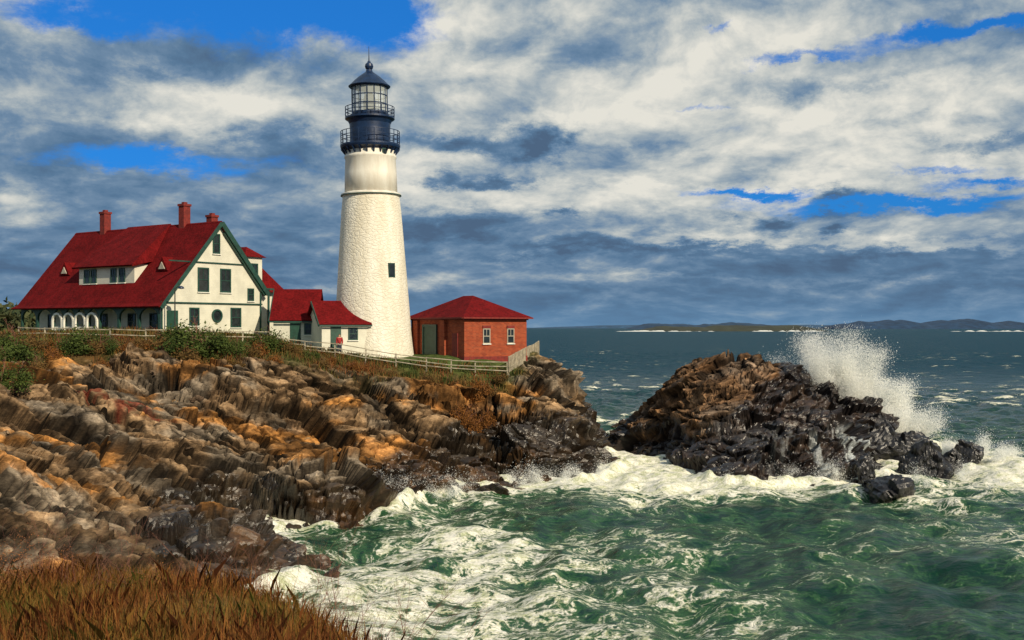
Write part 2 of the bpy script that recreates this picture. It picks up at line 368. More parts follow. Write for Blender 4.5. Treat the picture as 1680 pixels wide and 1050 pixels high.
f=b.ss(n,.3,.72,.5,1.35); f2=b.ss(nn,.3,.7,.6,1.3); cc_=b.vm('SCALE',ca,scale=b.m('MULTIPLY',f,f2))
b.l.new(cc_,pr.inputs['Base Color']); b.l.new(b.ss(wa,0,1,.92,.30),pr.inputs['Roughness'])
b.l.new(b.ss(wa,0,1,.12,.5),pr.inputs['Specular IOR Level'])
hh=b.m('ADD',b.m('MULTIPLY',b.noise(g,7,6,.7),.5),b.m('MULTIPLY',nn,.4))
b.l.new(b.bump(hh,.6,.08),pr.inputs['Normal'])
ROCKMAT=mt
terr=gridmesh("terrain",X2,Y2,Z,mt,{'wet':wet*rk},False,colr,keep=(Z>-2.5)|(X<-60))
terr["kind"]="structure"
def ij(x,y): return min(max(np.searchsorted(ys,y),1),len(ys)-1),min(max(np.searchsorted(xs,x),1),len(xs)-1)
def tz(x,y): return float(Z[ij(x,y)])
def trk(x,y): return float(rk[ij(x,y)])
# ================================================================ SEA ROCK
ip=[]
for a in [(1130,606,97),(1200,600,95),(1260,602,94),(1310,612,94),(1345,650,93),(1400,668,92),(1440,674,92),(1472,702,91),(1095,626,98),(1070,664,101),
          (1100,690,95),(1150,652,92),(1200,660,89),(1150,715,87),(1200,728,83),(1300,672,88),(1300,724,83),(1400,712,86),(1390,748,81.5),(1250,762,80),(1330,757,80.5)]:
    ip.append(P(*a))
wlp=[(1085,748),(1130,770),(1180,792),(1250,795),(1330,790),(1395,790),(1450,765),(1485,742),(1062,722)]
iw=[((u-840)/1800*(19800/(v-537)),19800/(v-537)) for u,v in wlp]+[(33.5,103),(28,107),(20,108),(15.5,111)]
for x,y in iw:
    ip.append((x,y,0)); dx,dy=x-21,(y-95); Ln=math.hypot(dx,dy); ip.append((x+dx/Ln*2.0,y+dy/Ln*2.0,-2.4)); ip.append((x+dx/Ln*9,y+dy/Ln*9,-4))
ip=np.array(ip); fI=tps(ip[:,:2]/20,ip[:,2],.002)
xi=axis([(5,40,.10)]);yi=axis([(68,112,.10),(112,132,.4)])
XI,YI=np.meshgrid(xi,yi)
HI=np.clip(fI(XI/20,YI/20),-4,7.9)
XI2,YI2,ZI,ci=rock3(XI,YI,HI,xi,yi,sst(-3,-1,HI)*.95,203,-.3,(-.34,-.04),.4,.72,.7)
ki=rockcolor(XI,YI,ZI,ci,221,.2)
ki=ki*np.array((1.12,1.0,.96))
wzI=1.9+8.0*sst(15.5,22,XI-.8*(ZI-4))+2.6*(fbm(XI*.35,YI*.35,233,4)-.5)+2.2*(ci['r2']-.5)
wI=1-sst(wzI-.5,wzI+.5,ZI)
ki=ki*(1-.88*wI[...,None])+np.array((.012,.010,.011))*(wI[...,None]*.88)
rn=fbm(XI*2.2,YI*.2+ZI*.1,240,4); rm=sst(.58,.63,rn)*np.exp(-((XI-26)/4.5)**2)*(1-sst(2.2,3.6,ZI))*sst(74,76,YI)*(1-sst(86,90,YI))
ki=ki*(1-rm[...,None]*.8)+np.array((.60,.64,.64))*rm[...,None]*.8
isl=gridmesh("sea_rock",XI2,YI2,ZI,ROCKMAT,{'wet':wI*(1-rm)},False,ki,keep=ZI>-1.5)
isl["label"]="large jagged brown and black rock islet washed by surf"; isl["category"]="rock"
def rockmesh(name,seed,sx,sy,sz,sub=4):
    bm=bmesh.new(); r=random.Random(seed)
    for _ in range(14):
        v=Vector((r.gauss(0,1),r.gauss(0,1),r.gauss(0,1))).normalized()*r.uniform(.75,1.12); bm.verts.new((v.x*sx,v.y*sy,v.z*sz))
    bmesh.ops.convex_hull(bm,input=bm.verts[:]); 
    for v in [v for v in bm.verts if not v.link_faces]: bm.verts.remove(v)
    for _ in range(sub):
        bmesh.ops.subdivide_edges(bm,edges=bm.edges[:],cuts=1,use_grid_fill=True); 
        if len(bm.verts)>9000: break
    bm.normal_update()
    co_=np.array([v.co[:] for v in bm.verts]); no=np.array([v.normal[:] for v in bm.verts]); Lm=max(sx,sy)
    d=(blocks3(co_[:,0],co_[:,1],co_[:,2],Lm*.55,seed)-.5)*Lm*.20+(blocks3(co_[:,0],co_[:,1],co_[:,2],Lm*.24,seed+5)-.5)*Lm*.07+(blocks3(co_[:,0],co_[:,1],co_[:,2],Lm*.1,seed+6)-.5)*Lm*.03
    co_+=no*d[:,None]
    for v,c in zip(bm.verts,co_): v.co=c
    me=bpy.data.meshes.new(name); bm.to_mesh(me); bm.free()
    return me
def paint(me,c,wet):
    at=me.attributes.new('Col','FLOAT_COLOR','POINT'); n=len(me.vertices); at.data.foreach_set('color',np.tile(np.array(c+(1,),np.float32),n))
    a2=me.attributes.new('wet','FLOAT','POINT'); a2.data.foreach_set('value',np.full(n,wet,np.float32))
for k,(u,v,wpx,hpx,tilt,dd) in enumerate([(1524,784,92,62,.5,0),(1462,816,118,42,.05,0),(1590,760,68,34,.3,0),(1424,792,40,46,.1,0),(1448,728,80,60,.5,88),(1028,700,44,26,.2,0),(1052,712,36,30,.3,0),(1505,760,74,60,.5,0),(1550,780,54,40,.5,0)]):
    d=dd or 19800/(v-537); s=d/1800
    me=rockmesh("wet_rock",300+k,wpx*s*.60,wpx*s*.42,hpx*s*1.0); paint(me,(.022,.021,.024) if k not in(5,6) else (.05,.035,.025),1)
    o=bpy.data.objects.new("wet_rock",me); link(o,None,ROCKMAT); x=(u-840)/1800*d; o.location=(x,d+.5,.4 if k!=4 else 1.6); o.rotation_euler=(.1,tilt,(.2,1.3,.4,3.9,.1,6.5,7.8,.3,.2)[k])
    o["label"]="black wet jagged rock awash in white surf"; o["category"]="rock"; o["group"]="rocks awash beside the islet"
bms=[]
for k in range(6):
    me=rockmesh("boulder",400+k,1,.7,.5,3); c=[(.22,.15,.09),(.15,.105,.07),(.30,.22,.14),(.11,.075,.05),(.32,.20,.10),(.24,.19,.14)][k]; paint(me,c,0); me.materials.append(ROCKMAT); bms.append(me)
cnt=0
while cnt<60:
    x=random.uniform(-34,4); y=random.uniform(42,86)
    z=tz(x,y)
    if trk(x,y)<.8 or z<1.8 : continue
    if z<3.6 and x>-10: continue
    o=bpy.data.objects.new("boulder",random.choice(bms)); col.objects.link(o); s=random.uniform(.2,.6)
    i,j=ij(x,y); o.location=(float(X2[i,j]),float(Y2[i,j]),z+.05*s); o.scale=(s,s*random.uniform(.7,1.2),s*random.uniform(.6,1.1)); o.rotation_euler=(random.uniform(-.4,.4),random.uniform(-.4,.4),random.uniform(0,6))
    o["label"]="angular brown boulder lying on the rocky cliff"; o["category"]="boulder"; o["group"]="boulders on the rocky shore"; cnt+=1
# ================================================================ SEA
sx=axis([(-9000,-1000,800),(-1000,-100,60),(-100,-20,4),(-20,42,.2),(42,80,.5),(80,300,3),(300,1500,60),(1500,12000,700)])
sy=axis([(-300,0,50),(0,30,3),(30,66,.2),(66,125,.25),(125,200,.7),(200,500,3),(500,2000,50),(2000,30000,2000)])
SX,SY=np.meshgrid(sx,sy)
def waves(X,Y,seed=5,n=54,L0=1.2,L1=12,A0=.0125):
    r=np.random.default_rng(seed); z=np.zeros_like(X)
    for i in range(n):
        L=L0*(L1/L0)**r.random(); a=r.normal(math.radians(215),.85); k=2*math.pi/L; A=A0*L*r.uniform(.5,1.3)
        ph=k*(X*math.cos(a)+Y*math.sin(a))+r.uniform(0,6.28)+.6*np.sin(X*.05*r.random()+Y*.07*r.random())
        z+=A*(np.sin(ph)+.25*np.cos(2*ph))
    return z
gx=np.arange(-40,70,.5);gy=np.arange(20,160,.5);GX,GY=np.meshgrid(gx,gy)
M=(bil(H0,cx,cy,GX,GY)>-.3).astype(float); MI=((fI(GX/20,GY/20)>-.3)&(GX>5)&(GY>66)&(GY<132)&(GX<40)).astype(float); M=np.maximum(M,MI)
def blur(M,s):
    n=int(s*4/.5)|1; t=np.arange(-n,n+1)*.5; k=np.exp(-t*t/(2*s*s));k/=k.sum()
    A=np.apply_along_axis(lambda r:np.convolve(r,k,'same'),1,M); return np.apply_along_axis(lambda r:np.convolve(r,k,'same'),0,A)
b1=blur(M,1.2);b2=blur(M,4.5)
inb=((SX>-39)&(SX<69)&(SY>21)&(SY<159)).astype(float)
d1=bil(b1,gx,gy,SX,SY)*inb; d2=bil(b2,gx,gy,SX,SY)*inb
big=fbm(SX*.11+3,SY*.075,301,4)
def gs(x0,y0,rx,ry,a): return a*np.exp(-((SX-x0)/rx)**2-((SY-y0)/ry)**2)
F=.66*d1+.62*d2
F+=gs(8,80,5,7,.40)+gs(13,75,8,5,.28)+gs(30,76.5,9,5,.34)+gs(40,86,9,12,.46)+gs(-3,66,5,5,.34)+gs(-5,52,5,9,.26)+gs(-3,44,6,6,.18)+gs(6,62,9,7,.08)+gs(37,99,5,8,.5)+gs(9,98,3.5,14,.40)+gs(20,71,14,4,.16)+gs(0,57,6,6,.10)+gs(10,55,6,5,.04)
F+= .07*(1-sst(85,125,SY)) + (big-.5)*1.1*(1-sst(100,150,SY)) - .20*(1-sst(42,64,SY))*sst(6,14,SX)
Wv=waves(SX,SY)*(1-.5*sst(120,260,SY))*(1-.9*sst(350,900,SY)) 
F+=np.clip(Wv,0,1)*.2
F=np.where(SY>115,F*.5+np.clip(Wv-.14,0,1)*1.7*(fbm(SX*.03,SY*.03,330,3)>.47),F)
F=np.clip(F,0,1.2)
fo=sst(.6,1.0,F)
lump=(1-np.abs(2*fbm(SX*.45,SY*.45,311,4)-1))
SZ=Wv*.62+fo*(lump-.65)*.65*(1-sst(110,130,SY))
surf=np.exp(-((d1-.30)/.14)**2)*sst(.42,.7,fbm(SX*.16,SY*.16,321,3)+.08+.25*np.exp(-((SX+5)/5)**2-((SY-69)/5)**2))
SZ+=surf*(.25+1.1*fbm(SX*.9,SY*.9,322,4))*.8
F=np.clip(F+surf*.4,0,1.3)
mt,b,pr=newmat("sea_water")
g=b.new('ShaderNodeNewGeometry').outputs['Position']; fa=b.new('ShaderNodeAttribute',attribute_name='foam').outputs['Fac']
spz=b.new('ShaderNodeSeparateXYZ'); b.l.new(g,spz.inputs[0])
flat=b.vm('MULTIPLY',g,(1,1,.3))
wp=b.vm('ADD',flat,b.vm('SCALE',b.vm('SUBTRACT',b.noise(flat,.22,3,.5,out=1),(.5,.5,.5)),scale=9.0))
wp=b.vm('ADD',wp,b.vm('SCALE',b.vm('SUBTRACT',b.noise(flat,.9,3,.55,out=1),(.5,.5,.5)),scale=1.6))
def ridge(s,d,r,k=7.0):
    n=b.noise(wp,s,d,r); return b.m('SUBTRACT',1.0,b.m('MULTIPLY',b.m('ABSOLUTE',b.m('SUBTRACT',n,.5)),k))
v1=ridge(.26,3,.5,6.5); v2=ridge(.8,3,.5,6.5); v3=ridge(2.2,3,.55)
vv=b.m('ADD',b.m('ADD',b.m('MULTIPLY',v1,.38),b.m('MULTIPLY',v2,.38)),b.m('MULTIPLY',v3,.24))
fine=b.noise(flat,7,5,.65)
tot=b.m('ADD',b.m('ADD',vv,b.m('MULTIPLY',b.m('SUBTRACT',fine,.5),.38)),b.m('MULTIPLY',fa,1.15))
fm=b.ss(tot,.90,1.24); 
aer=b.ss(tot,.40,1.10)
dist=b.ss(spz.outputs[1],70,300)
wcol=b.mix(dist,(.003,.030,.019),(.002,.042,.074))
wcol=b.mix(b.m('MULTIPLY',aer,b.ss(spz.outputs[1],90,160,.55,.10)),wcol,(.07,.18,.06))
fcol=b.mix(b.ss(b.m('ADD',b.m('MULTIPLY',fine,.5),b.m('MULTIPLY',b.noise(flat,1.2,4,.6),.5)),.38,.58),(.44,.47,.28),(.86,.83,.73))
b.l.new(b.mix(fm,wcol,fcol),pr.inputs['Base Color'])
b.l.new(b.m('MAXIMUM',b.ss(fm,0,1,.16,.8),b.m('MULTIPLY',dist,.4)),pr.inputs['Roughness']); pr.inputs['IOR'].default_value=1.33
b.l.new(b.m('MULTIPLY',b.ss(fm,0,1,.28,.12),b.ss(spz.outputs[1],80,350,1,.16)),pr.inputs['Specular IOR Level'])
w1=b.noise(b.vm('MULTIPLY',flat,(.7,1,1)),1.4,6,.6); w2=b.noise(b.vm('MULTIPLY',flat,(.35,1,1)),.22,6,.62)
hh=b.m('ADD',b.m('MULTIPLY',w1,.36),b.m('MULTIPLY',w2,b.m('MULTIPLY',dist,5.0)))
hh=b.m('ADD',hh,b.m('MULTIPLY',fm,b.m('ADD',.02,b.m('MULTIPLY',fine,.05))))
b.l.new(b.bump(hh,1.0,.8),pr.inputs['Normal'])
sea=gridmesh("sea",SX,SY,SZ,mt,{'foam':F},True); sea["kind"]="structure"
# ================================================================ MATERIALS
def shingle(name,c):
    m,b,pr=newmat(name); g=b.new('ShaderNodeTexCoord').outputs['Object']
    s=b.new('ShaderNodeSeparateXYZ'); b.l.new(g,s.inputs[0])
    row=b.m('FRACT',b.m('MULTIPLY',s.outputs[2],5.5)); n=b.noise(g,.9,6,.65); n2=b.noise(b.vm('MULTIPLY',g,(6,6,5.5)),1.0,2,.5)
    f=b.m('ADD',b.m('MULTIPLY',n,.6),b.m('MULTIPLY',n2,.5))
    cc=b.mix(b.ss(f,.35,.75),tuple(x*.5 for x in c),tuple(x*1.25 for x in c)); b.l.new(cc,pr.inputs['Base Color']); pr.inputs['Roughness'].default_value=.9; pr.inputs['Specular IOR Level'].default_value=.1
    b.l.new(b.bump(b.m('ADD',row,n2),.6,.06),pr.inputs['Normal']); return m
def clap(name,c):
    m,b,pr=newmat(name); g=b.new('ShaderNodeTexCoord').outputs['Object']
    s=b.new('ShaderNodeSeparateXYZ'); b.l.new(g,s.inputs[0]); row=b.m('FRACT',b.m('MULTIPLY',s.outputs[2],6.5)); n=b.noise(g,.9,6,.6)
    cc=b.mix(b.ss(n,.3,.7),tuple(x*.82 for x in c),c); cc=b.mix(b.m('MULTIPLY',b.ss(row,.82,1.0),.35),cc,tuple(x*.5 for x in c))
    b.l.new(cc,pr.inputs['Base Color']); pr.inputs['Roughness'].default_value=.6; b.l.new(b.bump(row,.5,.03),pr.inputs['Normal']); return m
RED=shingle("red_shingles",(.135,.006,.007)); CREAM=clap("cream_clapboard",(.74,.72,.60)); WHITE=simple("white_paint",(.78,.76,.68),.5,.12)
GREEN=simple("dark_green_paint",(.016,.06,.045),.5,.3); GREEND=simple("green_door_paint",(.015,.06,.04),.5,.3)
NAVY=simple("navy_iron_paint",(.006,.022,.068),.38,.35,2,.2,30); CHIM=simple("red_chimney_brick",(.18,.018,.012),.8,.35,4,.4,18)
GLASSD=simple("dark_window_glass",(.02,.028,.032),.08,.4,2); STONE=simple("pale_stone_trim",(.42,.38,.30),.7,.2)
DGREY=simple("dark_grey",(.03,.035,.03),.9,.2); FWHITE=simple("weathered_fence_wood",(.34,.30,.22),.85,.45,2)  # plain dark grey for the beacon lens and the lamp post; weathered wood for fences
m,b,pr=newmat("red_brick"); g=b.new('ShaderNodeTexCoord').outputs['Object']; s=b.new('ShaderNodeSeparateXYZ'); b.l.new(g,s.inputs[0])
bt=b.new('ShaderNodeTexBrick'); b.l.new(b.comb(b.m('ADD',s.outputs[0],s.outputs[1]),s.outputs[2],0.0),bt.inputs['Vector'])
for k,v in (('Color1',(.40,.070,.022,1)),('Color2',(.23,.036,.014,1)),('Mortar',(.26,.14,.085,1)),('Scale',1.0),('Mortar Size',.010),('Brick Width',.30),('Row Height',.11)): bt.inputs[k].default_value=v
n=b.noise(g,1.6,8,.7); b.l.new(b.mix(b.ss(n,.35,.7,0,.6),bt.outputs[0],(.18,.03,.014)),pr.inputs['Base Color']); pr.inputs['Roughness'].default_value=.85; pr.inputs['Specular IOR Level'].default_value=.2
BRICK=m
m,b,pr=newmat("whitewashed_rubble"); g=b.new('ShaderNodeTexCoord').outputs['Object']
gd=b.vm('ADD',b.vm('MULTIPLY',g,(1,1,1.7)),b.vm('SCALE',b.noise(g,2,3,.5,out=1),scale=.5))
ve=b.new('ShaderNodeTexVoronoi',feature='DISTANCE_TO_EDGE'); b.l.new(gd,ve.inputs['Vector']); ve.inputs['Scale'].default_value=2.0
n=b.noise(g,4,8,.75); n2=b.noise(b.vm('MULTIPLY',g,(1,1,.22)),.8,6,.65)
hh=b.m('ADD',b.m('MULTIPLY',b.ss(ve.outputs[0],0,.16),.4),b.m('MULTIPLY',n,.75))
c_=b.mix(b.ss(n2,.35,.7),(.68,.63,.50),(.82,.79,.69)); c_=b.mix(b.m('MULTIPLY',b.ss(ve.outputs[0],.07,0),.2),c_,(.42,.37,.28)); c_=b.mix(b.m('MULTIPLY',b.ss(n,.55,.35),.25),c_,(.5,.45,.35))
b.l.new(c_,pr.inputs['Base Color']); pr.inputs['Roughness'].default_value=.8; b.l.new(b.bump(hh,.65,.09),pr.inputs['Normal']); RUB=m
m,b,pr=newmat("white_painted_brick"); g=b.new('ShaderNodeTexCoord').outputs['Object']; n=b.noise(b.vm('MULTIPLY',g,(1,1,.2)),1.5,6,.6)
b.l.new(b.mix(b.ss(n,.35,.7),(.66,.62,.53),(.80,.78,.70)),pr.inputs['Base Color']); pr.inputs['Roughness'].default_value=.6
b.l.new(b.bump(b.noise(g,9,4,.6),.3,.03),pr.inputs['Normal']); WBRICK=m
m,b,pr=newmat("lantern_glass"); pr.inputs['Base Color'].default_value=(.75,.82,.8,1); pr.inputs['Roughness'].default_value=.05; pr.inputs['Alpha'].default_value=.38; LGLASS=m
# ================================================================ LIGHTHOUSE
S=97/1800
bx,by=(613-840)*S,97.0; bz=8.2
lh=empty("lighthouse",(bx,by,bz),0,"tall whitewashed conical lighthouse with dark blue lantern gallery","lighthouse"); lh.rotation_euler=(0,-.0155,0)
zz=lambda v: CAMZ+(537-v)*S-bz
prof=[(67,592),(65,575),(62.5,550),(59.5,500),(56,450),(52.5,400),(49,350),(46.3,323)]
pts=[]
for i in range(len(prof)-1):
    for k in range(8):
        t=k/8; pts.append(((prof[i][0]*(1-t)+prof[i+1][0]*t)*S,zz(prof[i][1]*(1-t)+prof[i+1][1]*t)))
pts.append((46.3*S,zz(323)))
MB().lathe(pts,96).obj("tower_wall",RUB,lh,True)
MB().lathe([(47.5*S,zz(323)),(48.8*S,zz(321)),(48.8*S,zz(319)),(46*S,zz(317.5)),(43*S,zz(316.5))],64).obj("stone_band",WBRICK,lh,False)
MB().lathe([(43*S,zz(316.4)),(42.2*S,zz(285)),(41*S,zz(262)),(42.5*S,zz(260)),(42.5*S,zz(257)),(40.8*S,zz(255)),(40.8*S,zz(249))],64).obj("upper_wall",WBRICK,lh,True)
MB().lathe([(45*S,zz(322.9)),(49.6*S,zz(322.2)),(49.6*S,zz(320.9)),(45*S,zz(320.8))],64).obj("dark_band",GREEN,lh)
MB().lathe([(40.9*S,zz(248.9)),(44*S,zz(246)),(48*S,zz(244)),(49*S,zz(241)),(49*S,zz(238.5)),(33*S,zz(238.3))],64).obj("gallery_deck",NAVY,lh)
for k in range(24):
    a=2*math.pi*k/24; c,s_=math.cos(a),math.sin(a)
    MB().beam((c*40.5*S,s_*40.5*S,zz(254)),(c*47.5*S,s_*47.5*S,zz(245)),.10,.14).obj("deck_bracket",NAVY,lh)
def rail(r,v0,v1,n,name):
    mb=MB()
    for k in range(n):
        a=2*math.pi*k/n; mb.beam((math.cos(a)*r,math.sin(a)*r,zz(v0)),(math.cos(a)*r,math.sin(a)*r,zz(v1)),.06)
    for f_ in (1,.66,.33):
        z=zz(v0+(v1-v0)*f_); m_=48
        for k in range(m_):
            a=2*math.pi*k/m_;c=2*math.pi*(k+1)/m_; mb.beam((math.cos(a)*r,math.sin(a)*r,z),(math.cos(c)*r,math.sin(c)*r,z),.05)
    mb.obj(name,NAVY,lh)
rail(48*S,239,217,24,"gallery_railing")
MB().lathe([(33*S,zz(238.2)),(33*S,zz(212)),(33.5*S,zz(204)),(36*S,zz(199)),(40.5*S,zz(196)),(40.5*S,zz(193.5)),(30*S,zz(193.3))],64).obj("watch_room_wall",NAVY,lh,False)
rail(40*S,193.5,177,20,"upper_railing")
MB().lathe([(30*S,zz(193.2)),(30*S,zz(186)),(28.5*S,zz(186))],16).obj("lantern_sill",NAVY,lh)
MB().lathe([(28.7*S,zz(186)),(28.7*S,zz(144))],16,close=False).obj("lantern_glass",LGLASS,lh)
mb=MB()
for k in range(16):
    a=2*math.pi*k/16; mb.beam((math.cos(a)*29*S,math.sin(a)*29*S,zz(187)),(math.cos(a)*29*S,math.sin(a)*29*S,zz(143)),.075)
for v in (172,158,144):
    for k in range(16):
        a=2*math.pi*k/16;c=2*math.pi*(k+1)/16; mb.beam((math.cos(a)*29*S,math.sin(a)*29*S,zz(v)),(math.cos(c)*29*S,math.sin(c)*29*S,zz(v)),.07)
mb.obj("lantern_mullion",NAVY,lh)
MB().lathe([(3*S,zz(192)),(6*S,zz(184)),(10*S,zz(180)),(11*S,zz(166)),(8*S,zz(156)),(2*S,zz(152))],20).obj("beacon_lens",DGREY,lh,True)
MB().lathe([(33.5*S,zz(143.5)),(34.5*S,zz(142)),(31*S,zz(139)),(24*S,zz(132)),(17*S,zz(126)),(10*S,zz(121)),(6*S,zz(118)),(4.5*S,zz(114)),(6*S,zz(112.5)),(7*S,zz(109)),(6*S,zz(105)),(3*S,zz(102.5)),(2*S,zz(100))],24).obj("lantern_roof",NAVY,lh,False)
MB().tube([(0,0,zz(101)),(0,0,zz(90)),(0,0,zz(76))],[.07,.04,.02],6).obj("lightning_rod",NAVY,lh)
def twin(u,v,wp_,hp):
    r=np.interp(v,[249,316,323,350,400,450,500,550],[41,43,46.3,49,52.5,56,59.5,62.5])*S
    xx=(u-(605+8*(v-103)/480))*S; a=math.asin(max(-.98,min(.98,xx/r)))
    c=Vector((math.sin(a),-math.cos(a),0)); t=Vector((math.cos(a),math.sin(a),0)); wd=wp_*S/max(.35,math.cos(a))/2;hh=hp*S/2
    o=c*(r-.15)
    def q(k,dep,e): 
        vs=[]
        for dd in (0,dep):
            for sx_,sz_ in((-1,-1),(1,-1),(1,1),(-1,1)): p=o+t*(wd+e)*sx_+c*dd; vs.append((p.x,p.y,zz(v)+(hh+e)*sz_))
        return vs,[(0,1,2,3),(4,5,6,7),(0,1,5,4),(1,2,6,5),(2,3,7,6),(3,0,4,7)]
    fr=mesh("window",*q(0,.2,.09),GREEN,lh); mesh("pane",*q(0,.23,0),GLASSD,fr)
twin(647,446,7,20); twin(634,254,4,8)
def window(par,face,pos,w_,h_,frame=GREEN,t=.1,mull=True):
    x,y,z=pos; mb=MB(); pb=MB(); d=.07
    def bx(m_,a0,a1,z0,z1,d0,d1):
        if face=='x': m_.box(x+d0,x+d1,y+a0,y+a1,z+z0,z+z1)
        else: m_.box(x+a0,x+a1,y-d1,y-d0,z+z0,z+z1)
    W,Hh=w_/2,h_/2
    bx(mb,-W-t,-W,-Hh-t,Hh+t,-.03,d); bx(mb,W,W+t,-Hh-t,Hh+t,-.03,d); bx(mb,-W,W,Hh,Hh+t,-.03,d); bx(mb,-W,W,-Hh-t,-Hh,-.03,d)
    if mull: bx(mb,-W,W,-.03,.03,-.03,d-.01); bx(mb,-.02,.02,.03,Hh,-.03,d-.015)
    bx(pb,-W,W,-Hh,Hh,-.05,.02)
    o=mb.obj("window",frame,par); pb.obj("pane",GLASSD,o); sb=MB(); bx(sb,-W-t-.06,W+t+.06,-Hh-t-.07,-Hh-t,-.03,d+.06); sb.obj("sill",WHITE,o)
    return o
# ================================================================ KEEPERS HOUSE
ox,oy=-28.9,90.0; hz_=10.3
ho=empty("keepers_house",(ox,oy,hz_),R(-35),"cream clapboard keeper's house with steep red roof and green trim","house")
L=20.5; RZ=9.9; EZ=2.75; BE=4.3; BY=10.8; RY=6.05
sl=(RZ-EZ)/RY
MB().prism([(1.7,0),(BY,0),(BY,BE-.15),(RY,RZ-.3),(1.7,EZ+1.7*sl-.3)],'x',-L+.5,-.02).obj("wall",CREAM,ho)
MB().prism([(.05,-.3),(BY+.02,-.3),(BY+.02,BE-.2),(RY,RZ-.28),(.05,EZ-.1)],'x',-.03,.1).obj("gable_wall",CREAM,ho)
MB().prism([(BY,-.3),(12.1,-.3),(12.1,4.1),(BY,4.1)],'x',-6,-.25).obj("rear_wall",CREAM,ho)
MB().box(-6.2,.1,BY+.1,12.4,4.1,4.25).obj("rear_roof",GREEN,ho)
mb=MB(); mb.add(*slab([(-L-.3,-.05,EZ-.05*sl),(.45,-.05,EZ-.05*sl),(.45,RY,RZ),(-L-.3,RY,RZ)],.22))
mb.add(*slab([(-L-.3,BY+.4,BE-.4),(.45,BY+.4,BE-.4),(.45,RY+.01,RZ),(-L-.3,RY+.01,RZ)],.22))
mb.obj("roof",RED,ho)
MB().add(*slab([(-L-.6,-.5,EZ-.05*sl-.26),(.5,-.5,EZ-.05*sl-.26),(.5,-.06,EZ-.05*sl),(-L-.4,-.06,EZ-.05*sl)],.12)).obj("eave",RED,ho)
mb=MB(); mb.beam((.52,-.25,EZ-.25*sl-.18),(.52,RY,RZ-.2),.10,.30); mb.beam((.52,BY+.5,BE-.62),(.52,RY,RZ-.2),.12,.42)
mb.beam((.25,BY+.3,BE-.75),(.25,RY+.4,RZ-1.0),.3,.16)
mb.obj("barge_board",GREEN,ho)
mb=MB(); mb.box(.1,.20,.8,BY-1.6,6.18,6.29).box(.1,.22,.0,BY+.1,2.7,2.82).box(.1,.2,0,.15,-.3,2.4).box(.1,.2,BY-.14,BY,-.3,BE-.5).box(-.25,-.15,11.9,12.1,-.3,4.0)
mb.obj("trim_board",GREEN,ho)
for y,z,w_,h_ in [(5.75,7.9,.55,1.5),(4.35,4.75,.95,1.85),(6.75,4.75,.95,1.85),(7.9,1.55,.95,1.5),(3.4,1.6,.8,1.3),(9.6,3.6,.5,.9)]:
    window(ho,'x',(.1,y,z),w_,h_,t=.12)
mb=MB(); pb=MB(); n=24
for k in range(n):
    a=2*math.pi*k/n;c=2*math.pi*(k+1)/n; mb.beam((.16,5.8+.5*math.cos(a),1.7+.5*math.sin(a)),(.16,5.8+.5*math.cos(c),1.7+.5*math.sin(c)),.14,.14)
pb.prism([(5.8+.47*math.cos(2*math.pi*k/n),1.7+.47*math.sin(2*math.pi*k/n)) for k in range(n)],'x',.05,.13)
o=mb.obj("round_window",GREEN,ho); pb.obj("pane",GLASSD,o)
MB().box(.08,.18,.6,1.7,-.2,2.1).obj("door",GREEND,ho)
def arcade(x0,x1,nb,y,z0,z1,name,mat,pier=.28):
    mb=MB(); bw=(x1-x0)/nb
    for i in range(nb):
        a=x0+i*bw; c=a+bw; l,r_=a+pier/2,c-pier/2; rad=(r_-l)/2; zc=z1-.15-min(rad,.75); hh=min(rad,.75); m_=12
        mb.box(a,l,y,y+.2,z0,z1) ; mb.box(r_,c,y,y+.2,z0,z1)
        arc=[(l+rad-rad*math.cos(math.pi*k/m_),zc+hh*math.sin(math.pi*k/m_)) for k in range(m_+1)]
        for k in range(m_):
            p,q=arc[k],arc[k+1]
            mb.prism([(p[0],p[1]),(q[0],q[1]),(q[0],z1),(p[0],z1)],'y',y,y+.2)
    return mb.obj(name,mat,ho)
arcade(-L+.3,-15.2,2,.0,-.2,EZ-.3,"porch_arch",GREEN)
arcade(-15.2,-8.3,4,.0,-.2,EZ-.3,"porch_arch",GREEN,.3)
arcade(-8.3,-.1,3,.0,-.2,EZ-.3,"porch_arch",GREEN)
for i in range(4):
    cxx=-15.2+6.9/4*(i+.5); mb=MB(); pts=[(cxx+.72*math.cos(t),-.08,1.2+.72*math.sin(t)) for t in np.linspace(0,math.pi,13)]
    pts=[(cxx+.72,-.08,-.2)]+pts+[(cxx-.72,-.08,-.2)]
    for p,q in zip(pts[:-1],pts[1:]): mb.beam(p,q,.16,.18)
    mb.obj("arch_trim",WHITE,ho)
MB().box(-15,-8.5,.05,.15,-.2,.75).obj("porch_panel",WHITE,ho)
for x in (-18,-12.5,-10,-6,-3): window(ho,'y',(x,1.7,1.2),.9,1.2,t=.1)
dx0,dx1,dy,dz0,dz1=-13.4,-5.4,1.5,4.35,6.15
MB().box(dx0,dx1,dy,dy+3.0,dz0,dz1).obj("dormer_wall",CREAM,ho)
A=(dx0-.4,dy-.5,dz1-.08);B_=(dx1+.35,dy-.5,dz1-.08);Ct=(-6.4,RY,RZ+.12);D=(-12.6,RY,RZ+.12)
def onroof(x,y,e=0.02): return (x,y,EZ+y*sl+e)
mb=MB(); mb.add(*slab([A,B_,Ct,D],.16)); 
E1=onroof(dx1+.35,3.1); mb.add([B_,E1,Ct,(B_[0],B_[1],B_[2]-.16)],[(0,1,2),(0,3,1)]); E2=onroof(dx0-.4,3.1); mb.add([A,E2,D,(A[0],A[1],A[2]-.16)],[(0,1,2),(0,3,1)])
mb.obj("dormer_roof",RED,ho)
